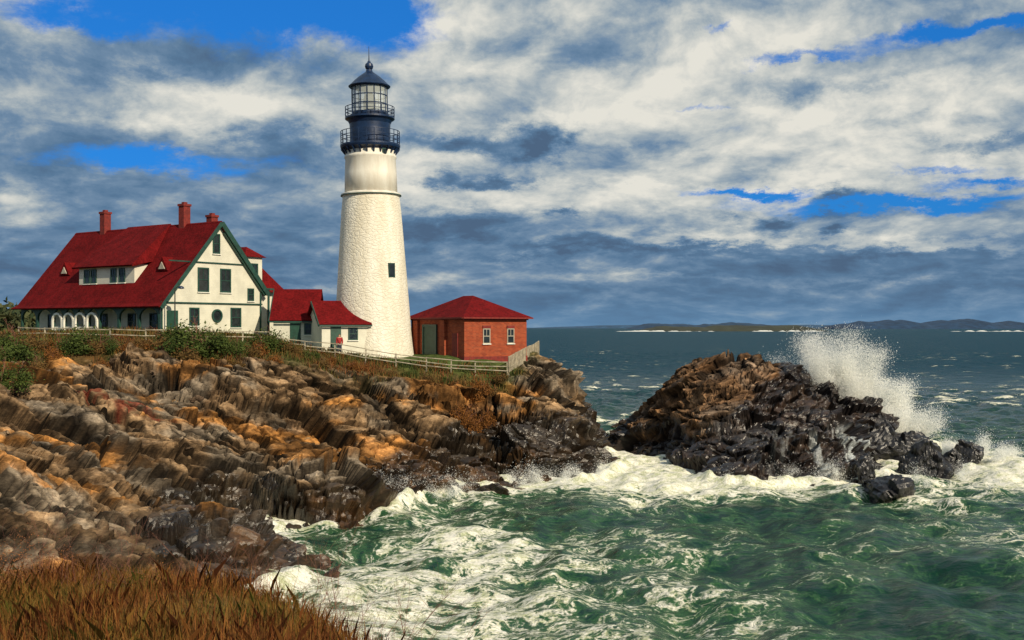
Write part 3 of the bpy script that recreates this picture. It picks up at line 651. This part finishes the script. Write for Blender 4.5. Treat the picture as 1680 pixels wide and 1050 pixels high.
for x in (-12.2,-11.2,-8.3,-7.1): window(ho,'y',(x,dy,5.22),.62,1.05,t=.11)
for xx,yy in ((-2.6,2.55),(-16.8,2.55)):
    z=EZ+yy*sl; mb=MB(); mb.prism([(xx-.75,z-.25),(xx+.75,z-.25),(xx,z+.95)],'y',yy-.35,yy+1.2); o=mb.obj("eyebrow_dormer",RED,ho)
    MB().prism([(xx-.42,z-.1),(xx+.42,z-.1),(xx,z+.5)],'y',yy-.42,yy-.3).obj("dormer_window",STONE,o)
for x,y,z0,z1 in ((-4.5,RY,9.2,11.65),(-16.1,RY,9.2,11.65),(-3.5,8.3,6.5,10.8)):
    mb=MB().box(x-.36,x+.36,y-.36,y+.36,z0,z1-.2).box(x-.43,x+.43,y-.43,y+.43,z1-.2,z1).box(x-.18,x+.18,y-.18,y+.18,z1,z1+.18); mb.obj("chimney",CHIM,ho)
MB().box(-12,-3,9.5,16,0,4.0).obj("wing_wall",CREAM,ho)
mb=MB(); 
mb.add([(-12.4,9,4.0),(-2.4,9,4.0),(-2.4,16.4,4.0),(-12.4,16.4,4.0),(-5.4,12.3,9.0),(-9.5,12.3,9.0)],[(0,1,4,5),(1,2,4),(2,3,5,4),(3,0,5),(0,3,2,1)]); mb.obj("wing_roof",RED,ho)
MB().box(-4.6,-2.6,11.4,13.4,4.3,7.2).obj("wing_dormer",CREAM,ho)
MB().add([(-5.5,11.1,7.2),(-2.3,11.1,7.2),(-2.3,13.7,7.2),(-5.5,13.7,7.2),(-5.2,12.4,8.2),(-3.6,12.4,8.2)],[(0,1,5,4),(1,2,5),(2,3,4,5),(3,0,4),(0,3,2,1)]).obj("wing_dormer_roof",RED,ho)
window(ho,'x',(-2.6,12.4,6.0),.7,1.0,t=.12)
# ================================================================ SHEDS
def gablehouse(name,ox,oy,oz,phi,wx,wy,eh,rh,label,cat,wall,wins,doors,ov=.3):
    h=empty(name,(ox,oy,oz),R(phi),label,cat)
    MB().prism([(0,-.4),(wy,-.4),(wy,eh),(wy/2,rh-.12),(0,eh)],'x',0,wx).obj("wall",wall,h)
    s=(rh-eh)/(wy/2); mb=MB()
    mb.add(*slab([(-ov,-ov,eh-ov*s+.05),(wx+ov,-ov,eh-ov*s+.05),(wx+ov,wy/2,rh+.05),(-ov,wy/2,rh+.05)],.14)); mb.add(*slab([(-ov,wy+ov,eh-ov*s+.05),(wx+ov,wy+ov,eh-ov*s+.05),(wx+ov,wy/2+.01,rh+.05),(-ov,wy/2+.01,rh+.05)],.14)); mb.obj("roof",RED,h)
    mb=MB(); mb.beam((-ov-.04,-ov,eh-ov*s-.08),(-ov-.04,wy/2,rh-.08),.08,.2); mb.beam((-ov,-ov-.05,eh-ov*s-.08),(wx+ov,-ov-.05,eh-ov*s-.08),.08,.12); mb.obj("trim_board",GREEN,h)
    for x,z,w_,h_ in wins: window(h,'y',(x,0,z),w_,h_,t=.1)
    for x in doors: MB().box(x-.45,x+.45,-.06,.02,-.2,2.0).obj("door",GREEND,h)
    return h
x,y,z=P(450,545,94); gablehouse("connecting_shed",x-.3,y+1,9.7,3,3.6,5.0,2.15,4.65,"white connecting shed with steep red roof beside the house","shed",CREAM,[(3.0,1.15,.5,.8)],[1.9])
x,y,z=P(528,570,92); gablehouse("small_outbuilding",x,y,9.2,25,4.0,4.6,2.25,4.05,"small white outbuilding with red gabled roof by the tower","outbuilding",CREAM,[(2.7,1.25,.65,.9)],[1.2])
# ================================================================ BRICK BUILDING
x,y=-4.0,92.0; wz_=8.3
bb=empty("brick_signal_house",(x,y,wz_),R(38),"low red brick building with hipped red roof beside the lighthouse","building")
W1,W2,EH=6.7,8.2,3.55
MB().box(0,W1,0,W2,-.6,EH).obj("wall",BRICK,bb)
MB().box(-.06,W1+.06,-.06,W2+.06,-.6,.22).obj("foundation",CHIM,bb)
MB().box(-.12,W1+.12,-.12,W2+.12,EH-.22,EH-.02).obj("cornice",CHIM,bb)
e=.4; MB().add([(-e,-e,EH),(W1+e,-e,EH),(W1+e,W2+e,EH),(-e,W2+e,EH),(W1/2,W1/2,5.5),(W1/2,W2-W1/2,5.5)],[(0,1,4),(1,2,5,4),(2,3,5),(3,0,4,5),(0,3,2,1)]).obj("roof",RED,bb)
mb=MB(); mb.beam((-e,-e,EH-.06),(W1+e,-e,EH-.06),.12,.12).beam((-e,-e+.1,EH-.06),(-e,W2+e,EH-.06),.12,.12); mb.obj("gutter",CHIM,bb)
for xx in (2.3,4.9):
    mb=MB().box(xx-.42,xx+.42,-.1,.02,2.62,2.85); w_=window(bb,'y',(xx,0,1.95),.62,1.15,STONE,t=.07); mb.obj("lintel",CHIM,w_)
def lx(name,y0,y1,z0,z1,d,mat,par=bb,d0=-.0): return MB().box(-d,-d0+.01,y0,y1,z0,z1).obj(name,mat,par)
dr=lx("door",4.2,6.0,.0,2.75,.1,GREEND); lx("door_frame",4.0,4.2,0,2.95,.16,GREEN,dr); lx("door_frame",6.0,6.2,0,2.95,.16,GREEN,dr); lx("door_frame",4.2,6.0,2.75,2.95,.15,GREEN,dr)
lx("pier",2.6,3.3,-.5,3.3,.25,BRICK); lx("pier",6.8,7.5,-.5,3.3,.25,BRICK)
lx("side_door",.9,1.7,0,2.2,.07,CHIM)
# ================================================================ FENCES
def fence(name,pts,label,hgt=1.05,step=2.2,mat=FWHITE,rails=(.35,.65,.98),pick=False):
    f=empty(name,(pts[0][0],pts[0][1],tz(*pts[0])),0,label,"fence"); org=Vector(f.location)
    P_=[]
    for a,c in zip(pts[:-1],pts[1:]):
        a=Vector(a);c=Vector(c); n=max(1,int((c-a).length/step))
        for i in range(n): P_.append(a+(c-a)*i/n)
    P_.append(Vector(pts[-1])); zs=[tz(p.x,p.y) for p in P_]
    zs=[sum(zs[max(0,i-2):i+3])/len(zs[max(0,i-2):i+3]) for i in range(len(zs))]
    b3=[Vector((p.x,p.y,z))-org for p,z in zip(P_,zs)]
    for q in b3:
        t=random.uniform(-.06,.06); MB().beam(q-Vector((0,0,.7)),q+Vector((t,0,hgt+random.uniform(-.04,.08))),.09).obj("post",mat,f)
    for r_ in rails:
        mb=MB()
        for a,c in zip(b3[:-1],b3[1:]): mb.beam(a+Vector((0,-.08,hgt*r_+random.uniform(-.05,.05))),c+Vector((0,-.08,hgt*r_+random.uniform(-.05,.05))),.05,.07)
        mb.obj("rail",mat,f)
    if pick:
        mb=MB()
        for a,c in zip(b3[:-1],b3[1:]):
            n=max(2,int((c-a).length/.2))
            for i in range(n): q=a+(c-a)*i/n; mb.beam(q+Vector((0,-.13,.08)),q+Vector((0,-.13,hgt*1.03)),.025,.05)
        mb.obj("picket",mat,f)
    return f
g2=lambda u,d:((u-840)/1800*d,d)
fence("rail_fence",[g2(30,88),g2(120,86.5),g2(240,86),g2(350,87.5),g2(445,89)],"pale wooden rail fence in front of the house",.8,2.2,FWHITE,(.45,.97))
fence("rail_fence",[g2(452,89.5),g2(500,89.8),g2(600,90),g2(700,90.2),g2(780,90.2),g2(833,90.4)],"weathered wooden rail fence along the cliff top",1.05,1.9,FWHITE)
fence("picket_fence",[g2(835,90.6),g2(858,95),g2(884,101.5)],"weathered grey fence turning back along the cliff edge",1.35,1.8,FWHITE,(.35,.65,.98),True)
x,y=g2(287,88.5); z=tz(x,y)
lp=empty("lamp_post",(x,y,z),0,"tall thin dark lamp post in front of the house","lamp post")
MB().tube([(0,0,-.3),(0,0,2),(0,0,3.9)],[.07,.055,.045],8).obj("pole",DGREY,lp)
MB().tube([(0,0,3.85),(.25,0,4.05),(.5,0,4.0)],[.04,.04,.03],6).obj("arm",DGREY,lp)
MB().lathe([(.05,4.08),(.2,4.0),(.26,3.86),(.1,3.82)],14,.5,0).obj("lamp_shade",NAVY,lp)
# ================================================================ PERSON
def skin(name,pts,edges,rad,mat,parent,sub=2):
    me=bpy.data.meshes.new(name); me.from_pydata(pts,edges,[]); o=bpy.data.objects.new(name,me); link(o,parent,mat)
    md=o.modifiers.new("s",'SKIN'); sv=me.skin_vertices[0].data if me.skin_vertices else None
    if sv is None:
        bm=bmesh.new(); bm.from_mesh(me); bm.verts.layers.skin.verify(); bm.to_mesh(me); bm.free(); sv=me.skin_vertices[0].data
    for i,r in enumerate(rad): sv[i].radius=(r,r) if not isinstance(r,tuple) else r; sv[i].use_root=(i==0)
    md.use_smooth_shade=True; s=o.modifiers.new("u",'SUBSURF'); s.levels=sub; s.render_levels=sub
    return o
SKIN=simple("skin",(.5,.28,.18),.6,.1); JACK=simple("red_jacket",(.30,.012,.012),.8,.2); TRO=simple("dark_trousers",(.03,.035,.06),.8,.2); HAIR=simple("brown_hair",(.05,.03,.015),.6,.2)
x,y=g2(557,91.2); pe=empty("person",(x,y,tz(x,y)),R(15),"person in a red jacket and dark trousers standing by the fence","person")
pts=[(0,0,.95),(0,0,1.15),(0,0,1.4),(0,0,1.5),(0,-.01,1.6),(0,-.02,1.7),(.19,0,1.42),(.24,.02,1.15),(.22,-.06,.9),(.21,-.08,.8),(-.19,0,1.42),(-.24,.02,1.15),(-.22,-.06,.9),(-.21,-.08,.8),(.1,0,.9),(.11,-.03,.5),(.11,.02,.08),(.11,-.14,.04),(-.1,0,.9),(-.12,.02,.5),(-.12,.06,.08),(-.12,-.1,.04)]
ed=[(0,1),(1,2),(2,3),(3,4),(4,5),(2,6),(6,7),(7,8),(8,9),(2,10),(10,11),(11,12),(12,13),(0,14),(14,15),(15,16),(16,17),(0,18),(18,19),(19,20),(20,21)]
rd=[.14,.13,.14,.055,.095,.085,.065,.045,.035,.04,.065,.045,.035,.04,.09,.065,.045,.04,.09,.065,.045,.04]
skin("body",pts,ed,rd,SKIN,pe)
skin("jacket",[(0,0,.9),(0,0,1.15),(0,0,1.4),(.19,0,1.42),(.24,.02,1.15),(.22,-.06,.92),(-.19,0,1.42),(-.24,.02,1.15),(-.22,-.06,.92)],[(0,1),(1,2),(2,3),(3,4),(4,5),(2,6),(6,7),(7,8)],[.18,.165,.17,.09,.075,.06,.09,.075,.06],JACK,pe)
skin("trousers",[(0,0,.93),(.1,0,.86),(.11,-.03,.5),(.11,.02,.1),(-.1,0,.86),(-.12,.02,.5),(-.12,.06,.1)],[(0,1),(1,2),(2,3),(0,4),(4,5),(5,6)],[.15,.11,.085,.07,.11,.085,.07],TRO,pe)
skin("hair",[(0,.02,1.68),(0,.03,1.76)],[(0,1)],[.1,.075],HAIR,pe)
# ================================================================ VEGETATION
m,b,pr=newmat("foliage"); ca=b.new('ShaderNodeAttribute',attribute_name='Col').outputs['Color']
b.l.new(ca,pr.inputs['Base Color']); pr.inputs['Roughness'].default_value=.75; pr.inputs['Specular IOR Level'].default_value=.15
LEAF=m
m,b,pr=newmat("grass_blades"); ca=b.new('ShaderNodeAttribute',attribute_name='Col').outputs['Color']
b.l.new(ca,pr.inputs['Base Color']); pr.inputs['Roughness'].default_value=.75; pr.inputs['Specular IOR Level'].default_value=.1
tr=b.new('ShaderNodeBsdfTranslucent'); b.l.new(ca,tr.inputs[0]); mx=b.new('ShaderNodeMixShader'); mx.inputs[0].default_value=.45
b.l.new(pr.outputs[0],mx.inputs[1]);b.l.new(tr.outputs[0],mx.inputs[2]); b.l.new(mx.outputs[0],m.node_tree.nodes['Material Output'].inputs[0]); BLADE=m
def rawtris(name,V,Fc,colors,mat,parent=None):
    n,k,_=V.shape; me=bpy.data.meshes.new(name)
    me.vertices.add(n*k);me.vertices.foreach_set('co',V.reshape(-1).astype(np.float32)); me.loops.add(n*k);me.loops.foreach_set('vertex_index',np.arange(n*k,dtype=np.int32))
    me.polygons.add(n);me.polygons.foreach_set('loop_start',(np.arange(n)*k).astype(np.int32))
    try: me.polygons.foreach_set('loop_total',np.full(n,k,np.int32))
    except Exception: pass
    me.update(calc_edges=True)
    at=me.attributes.new('Col','FLOAT_COLOR','POINT'); c=np.repeat(np.concatenate([colors,np.ones((n,1))],1),k,0).astype(np.float32); at.data.foreach_set('color',c.ravel())
    me.materials.append(mat); return me
def foliage(name,seed,rx,ry,rz,n,ls,c0,c1,clumps=14):
    r=np.random.default_rng(seed)
    cc=r.normal(size=(clumps,3)); cc/=np.linalg.norm(cc,axis=1)[:,None]; cc*=r.uniform(.3,.95,(clumps,1)); cc[:,2]=np.abs(cc[:,2])*.9+.1
    cr=r.uniform(.18,.5,clumps); k=r.integers(0,clumps,n)
    p=cc[k]+r.normal(size=(n,3))*cr[k][:,None]*.55; p[:,2]=np.maximum(p[:,2],-.05); p*=np.array([rx,ry,rz])
    a=r.normal(size=(n,3));a/=np.linalg.norm(a,axis=1)[:,None]; c=np.cross(a,r.normal(size=(n,3)));c/=np.linalg.norm(c,axis=1)[:,None]
    s=(ls*r.uniform(.5,1.3,n))[:,None]
    V=np.stack([p-a*s,p+c*s*.45,p+a*s,p-c*s*.45],1)
    t=np.clip(r.random(n)*.7+.3*r.random(clumps)[k],0,1)[:,None]
    return rawtris(name,V,None,np.array(c0)*(1-t)+np.array(c1)*t,LEAF)
def twigs(name,seed,h,n,spread,mat,rad=.02,depth=3):
    r=random.Random(seed); mb=MB()
    def grow(p,d,l,rd_,k):
        pts=[p]; q=p
        for i in range(3):
            d=(d+Vector((r.gauss(0,.14),r.gauss(0,.14),r.gauss(0,.05)))).normalized(); q=q+d*l/3; pts.append(q)
        mb.tube(pts,[rd_,rd_*.8,rd_*.6,rd_*.4],3)
        if k>0:
            for _ in range(r.randint(1,3)):
                s=r.choice(pts[1:]); grow(s,(d+Vector((r.gauss(0,.5),r.gauss(0,.5),r.gauss(.1,.3)))).normalized(),l*r.uniform(.45,.7),rd_*.6,k-1)
    for _ in range(n): grow(Vector((r.uniform(-.25,.25),r.uniform(-.25,.25),-.1)),Vector((r.gauss(0,spread),r.gauss(0,spread),1)).normalized(),h*r.uniform(.5,1.0),rad,depth)
    me=bpy.data.meshes.new(name); me.from_pydata(mb.v,[],mb.f); me.materials.append(mat); return me
TWIG=simple("bare_twig_bark",(.17,.07,.045),.8,.4,6)
GRN=[foliage("foliage",500+i,1.2,1.0,1.1,3600,.075,(.015,.03,.006),(.085,.115,.025)) for i in range(3)]
BRN=[foliage("foliage",520+i,1.2,1.0,1.0,3000,.07,(.05,.03,.01),(.19,.11,.035)) for i in range(2)]
ORG=[foliage("foliage",530+i,1.1,1.0,1.2,2800,.07,(.08,.035,.01),(.28,.11,.025)) for i in range(2)]
TW=[twigs("stem",600+i,1.3,7,.5,TWIG,.025,2) for i in range(3)]
def bush(u,d,s,kind,sink=.1,hs=1.0):
    x,y=g2(u,d); z=tz(x,y); lab={'g':"leafy dark green bush on the cliff top",'b':"brown autumn bush on the cliff top",'o':"orange autumn shrub on the rocky slope"}[kind]
    e_=empty("bush",(x,y,z-sink),random.uniform(0,6),lab,"bush","bushes along the cliff"); e_.scale=(s,s,s*hs)
    o=bpy.data.objects.new("foliage",random.choice({'g':GRN,'b':BRN,'o':ORG}[kind])); col.objects.link(o); o.parent=e_
    o=bpy.data.objects.new("stem",random.choice(TW)); col.objects.link(o); o.parent=e_
for u,d,s,k in [(318,84.5,2.1,'g'),(288,85,1.5,'g'),(350,85,1.6,'g'),(262,84,1.1,'b'),(305,83,1.3,'b'),(385,85,1.1,'g'),(410,85.5,.9,'b'),(440,87,1.3,'g'),(464,87.5,.9,'b'),(425,86,.8,'o'),(335,82,.9,'b'),(372,83.5,.8,'o'),
                (140,83,1.6,'g'),(112,82.5,1.2,'g'),(165,83,.9,'b'),(45,82,1.2,'b'),(15,80,1.7,'g'),(5,83,1.5,'b'),(190,83,.8,'g'),(225,84,.9,'b'),(245,83.5,.7,'o'),(70,79,1.1,'b'),(90,82,.9,'o'),(208,82,.7,'o'),
                (20,75,1.5,'g'),(55,74,1.0,'b'),(395,82,.7,'b'),(345,82.5,.8,'o'),(490,88,.6,'b'),(30,70,1.0,'b'),(10,66,1.2,'g'),(510,87.5,.6,'g'),(545,88,.5,'o'),(170,79,.6,'o'),(90,76,.7,'o'),(450,84.5,.7,'o'),(525,86.5,.6,'b'),(580,87.5,.6,'o'),(620,88,.6,'b'),
                (788,88,1.1,'o'),(770,86.5,1.0,'o'),(757,85,.9,'o'),(812,88.5,.9,'b'),(798,86.5,.8,'o'),(752,88.5,.6,'b'),(735,89,.6,'g'),(820,90,.7,'b'),(600,88.3,.5,'o'),(640,88.5,.6,'b'),(700,88.5,.7,'b'),(670,89,.5,'g'),(775,84.5,.7,'o')]:
    bush(u,d,s,k,hs=(1.0 if k!='o' else 1.2)*(.85 if s>1.3 else 1))
def grass(name,pts,hmin,hmax,wd,cols,bend=.4,mat=None):
    r=np.random.default_rng(len(pts)); n=len(pts); p=np.array(pts); a=r.uniform(0,6.28,n)
    hp=.6+.7*sst(.35,.65,fbm(p[:,0]*1.3,p[:,1]*1.3,89,3)) if mat is not None else 1.0
    h=(hmin+(hmax-hmin)*r.random(n)**2.0)*hp
    bd=np.stack([np.cos(a),np.sin(a)],1)*(h*bend*r.random(n))[:,None]; t=np.stack([-np.sin(a+r.normal(0,.8,n)),np.cos(a),np.zeros(n)],1); t/=np.linalg.norm(t,axis=1)[:,None]
    w_=wd*r.uniform(.6,1.4,n)[:,None]
    mid=p+np.c_[bd*.35,h*.6]; top=p+np.c_[bd,h]
    V=np.stack([p-t*w_,p+t*w_,mid+t*w_*.7,top,mid-t*w_*.7],1)
    cl=fbm(p[:,0]*.7,p[:,1]*.7,88,3); k=np.clip(((cl-.25)*2*len(cols)+r.normal(0,1.2,n)),0,len(cols)-1).astype(int); c=np.array(cols)[k]*r.uniform(.6,1.25,(n,1))
    me=rawtris(name,V,None,c,mat or LEAF); o=bpy.data.objects.new(name,me); col.objects.link(o); o["kind"]="stuff"; return o
def gidx(x,y):
    I=np.clip(np.searchsorted(xs,x)-1,0,len(xs)-2);J=np.clip(np.searchsorted(ys,y)-1,0,len(ys)-2)
    a=(x-xs[I])/(xs[I+1]-xs[I]); c=(y-ys[J])/(ys[J+1]-ys[J]); return I,J,a,c
def scatter(n,x0,x1,y0,y1,cond):
    X_=rng.uniform(x0,x1,n);Y_=rng.uniform(y0,y1,n); I,J,a,c=gidx(X_,Y_)
    z=(Z[J,I]*(1-a)+Z[J,I+1]*a)*(1-c)+(Z[J+1,I]*(1-a)+Z[J+1,I+1]*a)*c; k=rk[J,I]; m_=cond(X_,Y_,z,k)
    return np.c_[X_[m_]+(X2-X)[J,I][m_],Y_[m_]+(Y2-Y)[J,I][m_],z[m_]-.02]
ck=lambda X_,Y_,z,k:(k<.8)&(z>3)&(fbm(X_*.6,Y_*.6,71,3)>.34)
clifft=[(.05,.07,.016),(.08,.09,.022),(.13,.10,.028),(.18,.11,.03),(.20,.07,.025)]
grass("cliff_grass",scatter(170000,-45,6,62,91.5,ck),.10,.65,.018,clifft,.6)
fg=lambda X_,Y_,z,k:(k<.9)&(z>3.2)&(X_<Y_*.14)&(fbm(X_*.9,Y_*.9,73,3)>.22)
gold=[(.15,.16,.03),(.30,.21,.05),(.44,.24,.06),(.48,.21,.06),(.38,.14,.045),(.22,.075,.03)]
grass("meadow_grass",scatter(420000,-17,2.5,8,26,fg),.04,.34,.0016,gold,.8,BLADE)
grass("low_turf",scatter(420000,-22,2.5,6,27,fg),.02,.12,.0028,[(.11,.13,.02),(.22,.15,.035),(.30,.15,.035),(.30,.12,.035),(.18,.07,.02)],.9,BLADE)
TWF=[twigs("stem",700+i,1.15,7,.40,TWIG,.0038,3) for i in range(4)]
DRY=[foliage("foliage",720+i,.5,.5,.8,1100,.014,(.10,.04,.02),(.32,.13,.045),14) for i in range(3)]
for i,(u,d,s,f_) in enumerate([(60,17,1.2,1),(100,18,1.1,1),(30,16,.9,1),(150,19,1.1,0),(220,18,1.0,0),(250,16,.8,1),(280,19,1.0,0),(330,18,1.1,0),(370,18,.8,1),(400,17,1.1,0),(450,16,1.2,0),(500,15.5,1.3,0),(540,15,1.4,0),(575,14.5,1.4,0),(600,14,1.4,0),(630,12.5,1.3,0),(655,11.5,1.2,0),(10,20,1.4,1),(640,12,.9,0),(590,16,1.4,0),(555,17,1.4,0),(180,17,1.0,0),(120,16,1.0,0),(470,17.5,1.2,0),(420,15,.9,1),(510,14,.8,1),(310,16,.9,0),(685,12,1.2,0),(610,15.5,1.4,0),(520,17.5,1.4,0),(665,13,1.3,0),(560,13,1.0,0),(350,16,.7,1),(190,15,.7,1),(480,16,1.2,0),(625,14.5,1.3,0)]):
    x,y=g2(u,d); e_=empty("dry_shrub",(x,y,tz(x,y)-.05),i*1.1,"bare reddish twiggy shrub among dry grass" if not f_ else "brown dry weedy shrub among grass","shrub","dry shrubs on the near bank"); e_.scale=(s,s,s*.85)
    o=bpy.data.objects.new("stem",TWF[i%4]); col.objects.link(o); o.parent=e_
    if f_: o=bpy.data.objects.new("foliage",DRY[i%3]); col.objects.link(o); o.parent=e_
r=np.random.default_rng(9); n=9000; c_=np.stack([r.uniform(-105,-74,60),r.uniform(165,200,60),r.uniform(10,13.2,60)],1); k=r.integers(0,60,n)
p=c_[k]+r.normal(size=(n,3))*np.array([1.6,1.6,1.0]); a=r.normal(size=(n,3))*.3; q=r.normal(size=(n,3))*.3
me=rawtris("distant_wood",np.stack([p-a,p+q,p+a,p-q],1),None,np.array([.02,.035,.015])+r.random((n,1))*np.array([.06,.05,.02]),LEAF)
o=bpy.data.objects.new("distant_wood",me); col.objects.link(o); o["kind"]="stuff"
# ================================================================ FAR ISLANDS
def ridgeisl(name,u0,u1,d,vtop,depth,colr_,seed):
    n=160; xs_=np.linspace((u0-840)/1800*d,(u1-840)/1800*d,n); t=np.linspace(0,1,n)
    env=np.clip(np.minimum(t,1-t)*7,0,1)**.6; hmax=CAMZ+(537-vtop)/1800*d
    hh=env*hmax*(.45+.55*fbm(t*9,t*0+seed,seed,5)*1.35); ysr=np.array([-1,-.6,0,.6,1])*depth; f_=[0,.7,1,.7,0]
    XX=np.tile(xs_,(5,1));YY=np.tile(ysr[:,None]+d,(1,n));ZZ=np.stack([hh*q-(.5 if q==0 else 0) for q in f_]); 
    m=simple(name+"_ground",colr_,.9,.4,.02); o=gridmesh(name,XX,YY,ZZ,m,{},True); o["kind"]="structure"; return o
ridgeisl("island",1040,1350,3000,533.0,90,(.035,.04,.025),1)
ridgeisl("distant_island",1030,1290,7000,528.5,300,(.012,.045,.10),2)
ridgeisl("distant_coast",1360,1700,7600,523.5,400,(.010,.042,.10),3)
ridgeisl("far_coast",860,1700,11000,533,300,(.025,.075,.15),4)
FOAM=simple("surf_foam",(.85,.84,.78),.9,.1)
n=500; t=np.linspace(0,1,n); 
for (u0,u1,d) in ((1010,1180,2880),(1230,1350,2900),(1560,1700,2900)):
    xs_=np.linspace((u0-840)/1800*d,(u1-840)/1800*d,n); h=3.0*sst(.35,.7,fbm(t*14,t*0,int(u0),4))*np.minimum(1,np.minimum(t,1-t)*8)
    o=gridmesh("surf",np.tile(xs_,(3,1)),np.stack([xs_*0+d-25,xs_*0+d,xs_*0+d+25]),np.stack([h*0-.3,h,h*0-.3]),FOAM,{},True); o["kind"]="structure"
# ================================================================ SPRAY
m,b,pr=newmat("sea_spray"); pr.inputs['Base Color'].default_value=(.93,.93,.90,1); pr.inputs['Roughness'].default_value=1
tr=b.new('ShaderNodeBsdfTranslucent'); tr.inputs[0].default_value=(.93,.94,.92,1); mx=b.new('ShaderNodeMixShader'); mx.inputs[0].default_value=.5
b.l.new(pr.outputs[0],mx.inputs[1]);b.l.new(tr.outputs[0],mx.inputs[2]); b.l.new(mx.outputs[0],m.node_tree.nodes['Material Output'].inputs[0]); SPR=m
def spray(name,org,jets,n,size,h,spread,lean,seed,base=1.0,pw=.75):
    r=np.random.default_rng(seed); L_=[]
    for j in range(jets):
        ang=r.normal(lean,spread); o=np.array(org)+r.normal(size=3)*np.array([base,base*.4,.2]); hf=r.uniform(.3,1.05)
        v=math.sqrt(2*9.8*h*hf); m_=int(n/jets*r.uniform(.4,1.6))
        vx=v*math.sin(ang);vz=v*math.cos(ang);vy=r.normal(0,v*.08)
        q=r.random(m_)**pw; T=vz/9.8*1.05
        da=r.normal(0,.055,m_); px=o[0]+(vx*q+v*q*np.sin(da))*T; pz=o[2]+(vz*q)*T-4.9*T*T*q*.92
        py=o[1]+vy*q*T
        p=np.stack([px,py,pz],1)+r.normal(size=(m_,3))*(.10+.30*q)[:,None]*np.array([1,.8,1]); L_.append(p)
    p=np.concatenate(L_); p=p[p[:,2]>-.3]; n=len(p); a=r.normal(size=(n,3));a/=np.linalg.norm(a,axis=1)[:,None];c=np.cross(a,r.normal(size=(n,3)));c/=np.linalg.norm(c,axis=1)[:,None]
    s=size*(r.random(n)**3*2.0+.35)[:,None]
    me=rawtris(name,np.stack([p-a*s,p+c*s*1.2,p+a*s],1),None,np.ones((n,3)),SPR); o=bpy.data.objects.new(name,me); col.objects.link(o); o["kind"]="stuff"; return o
spray("wave_splash",(29.0,97.5,3.0),44,620000,.027,6.8,.13,-.06,1,1.6,1.0)
spray("wave_splash",(30.0,96.5,2.0),40,560000,.027,4.6,.20,.05,2,1.9,1.25)
spray("wave_splash",(33.0,94.5,1.0),34,340000,.027,3.2,.32,.25,3,1.6,1.25)
spray("wave_splash",(37,91,.2),22,90000,.024,1.3,.5,.4,7,2.6,1.1)
spray("shore_spray",(-6.0,69.8,.2),20,50000,.018,1.5,.6,-.2,4,1.6,1.1)
spray("shore_spray",(3.0,77.5,.2),14,26000,.018,1.1,.5,0,5,2.2,1.1)
spray("shore_spray",(24,78.3,.2),20,36000,.018,.9,.5,0,6,4.5,1.1)
print("verts",X.size,SX.size,XI.size)
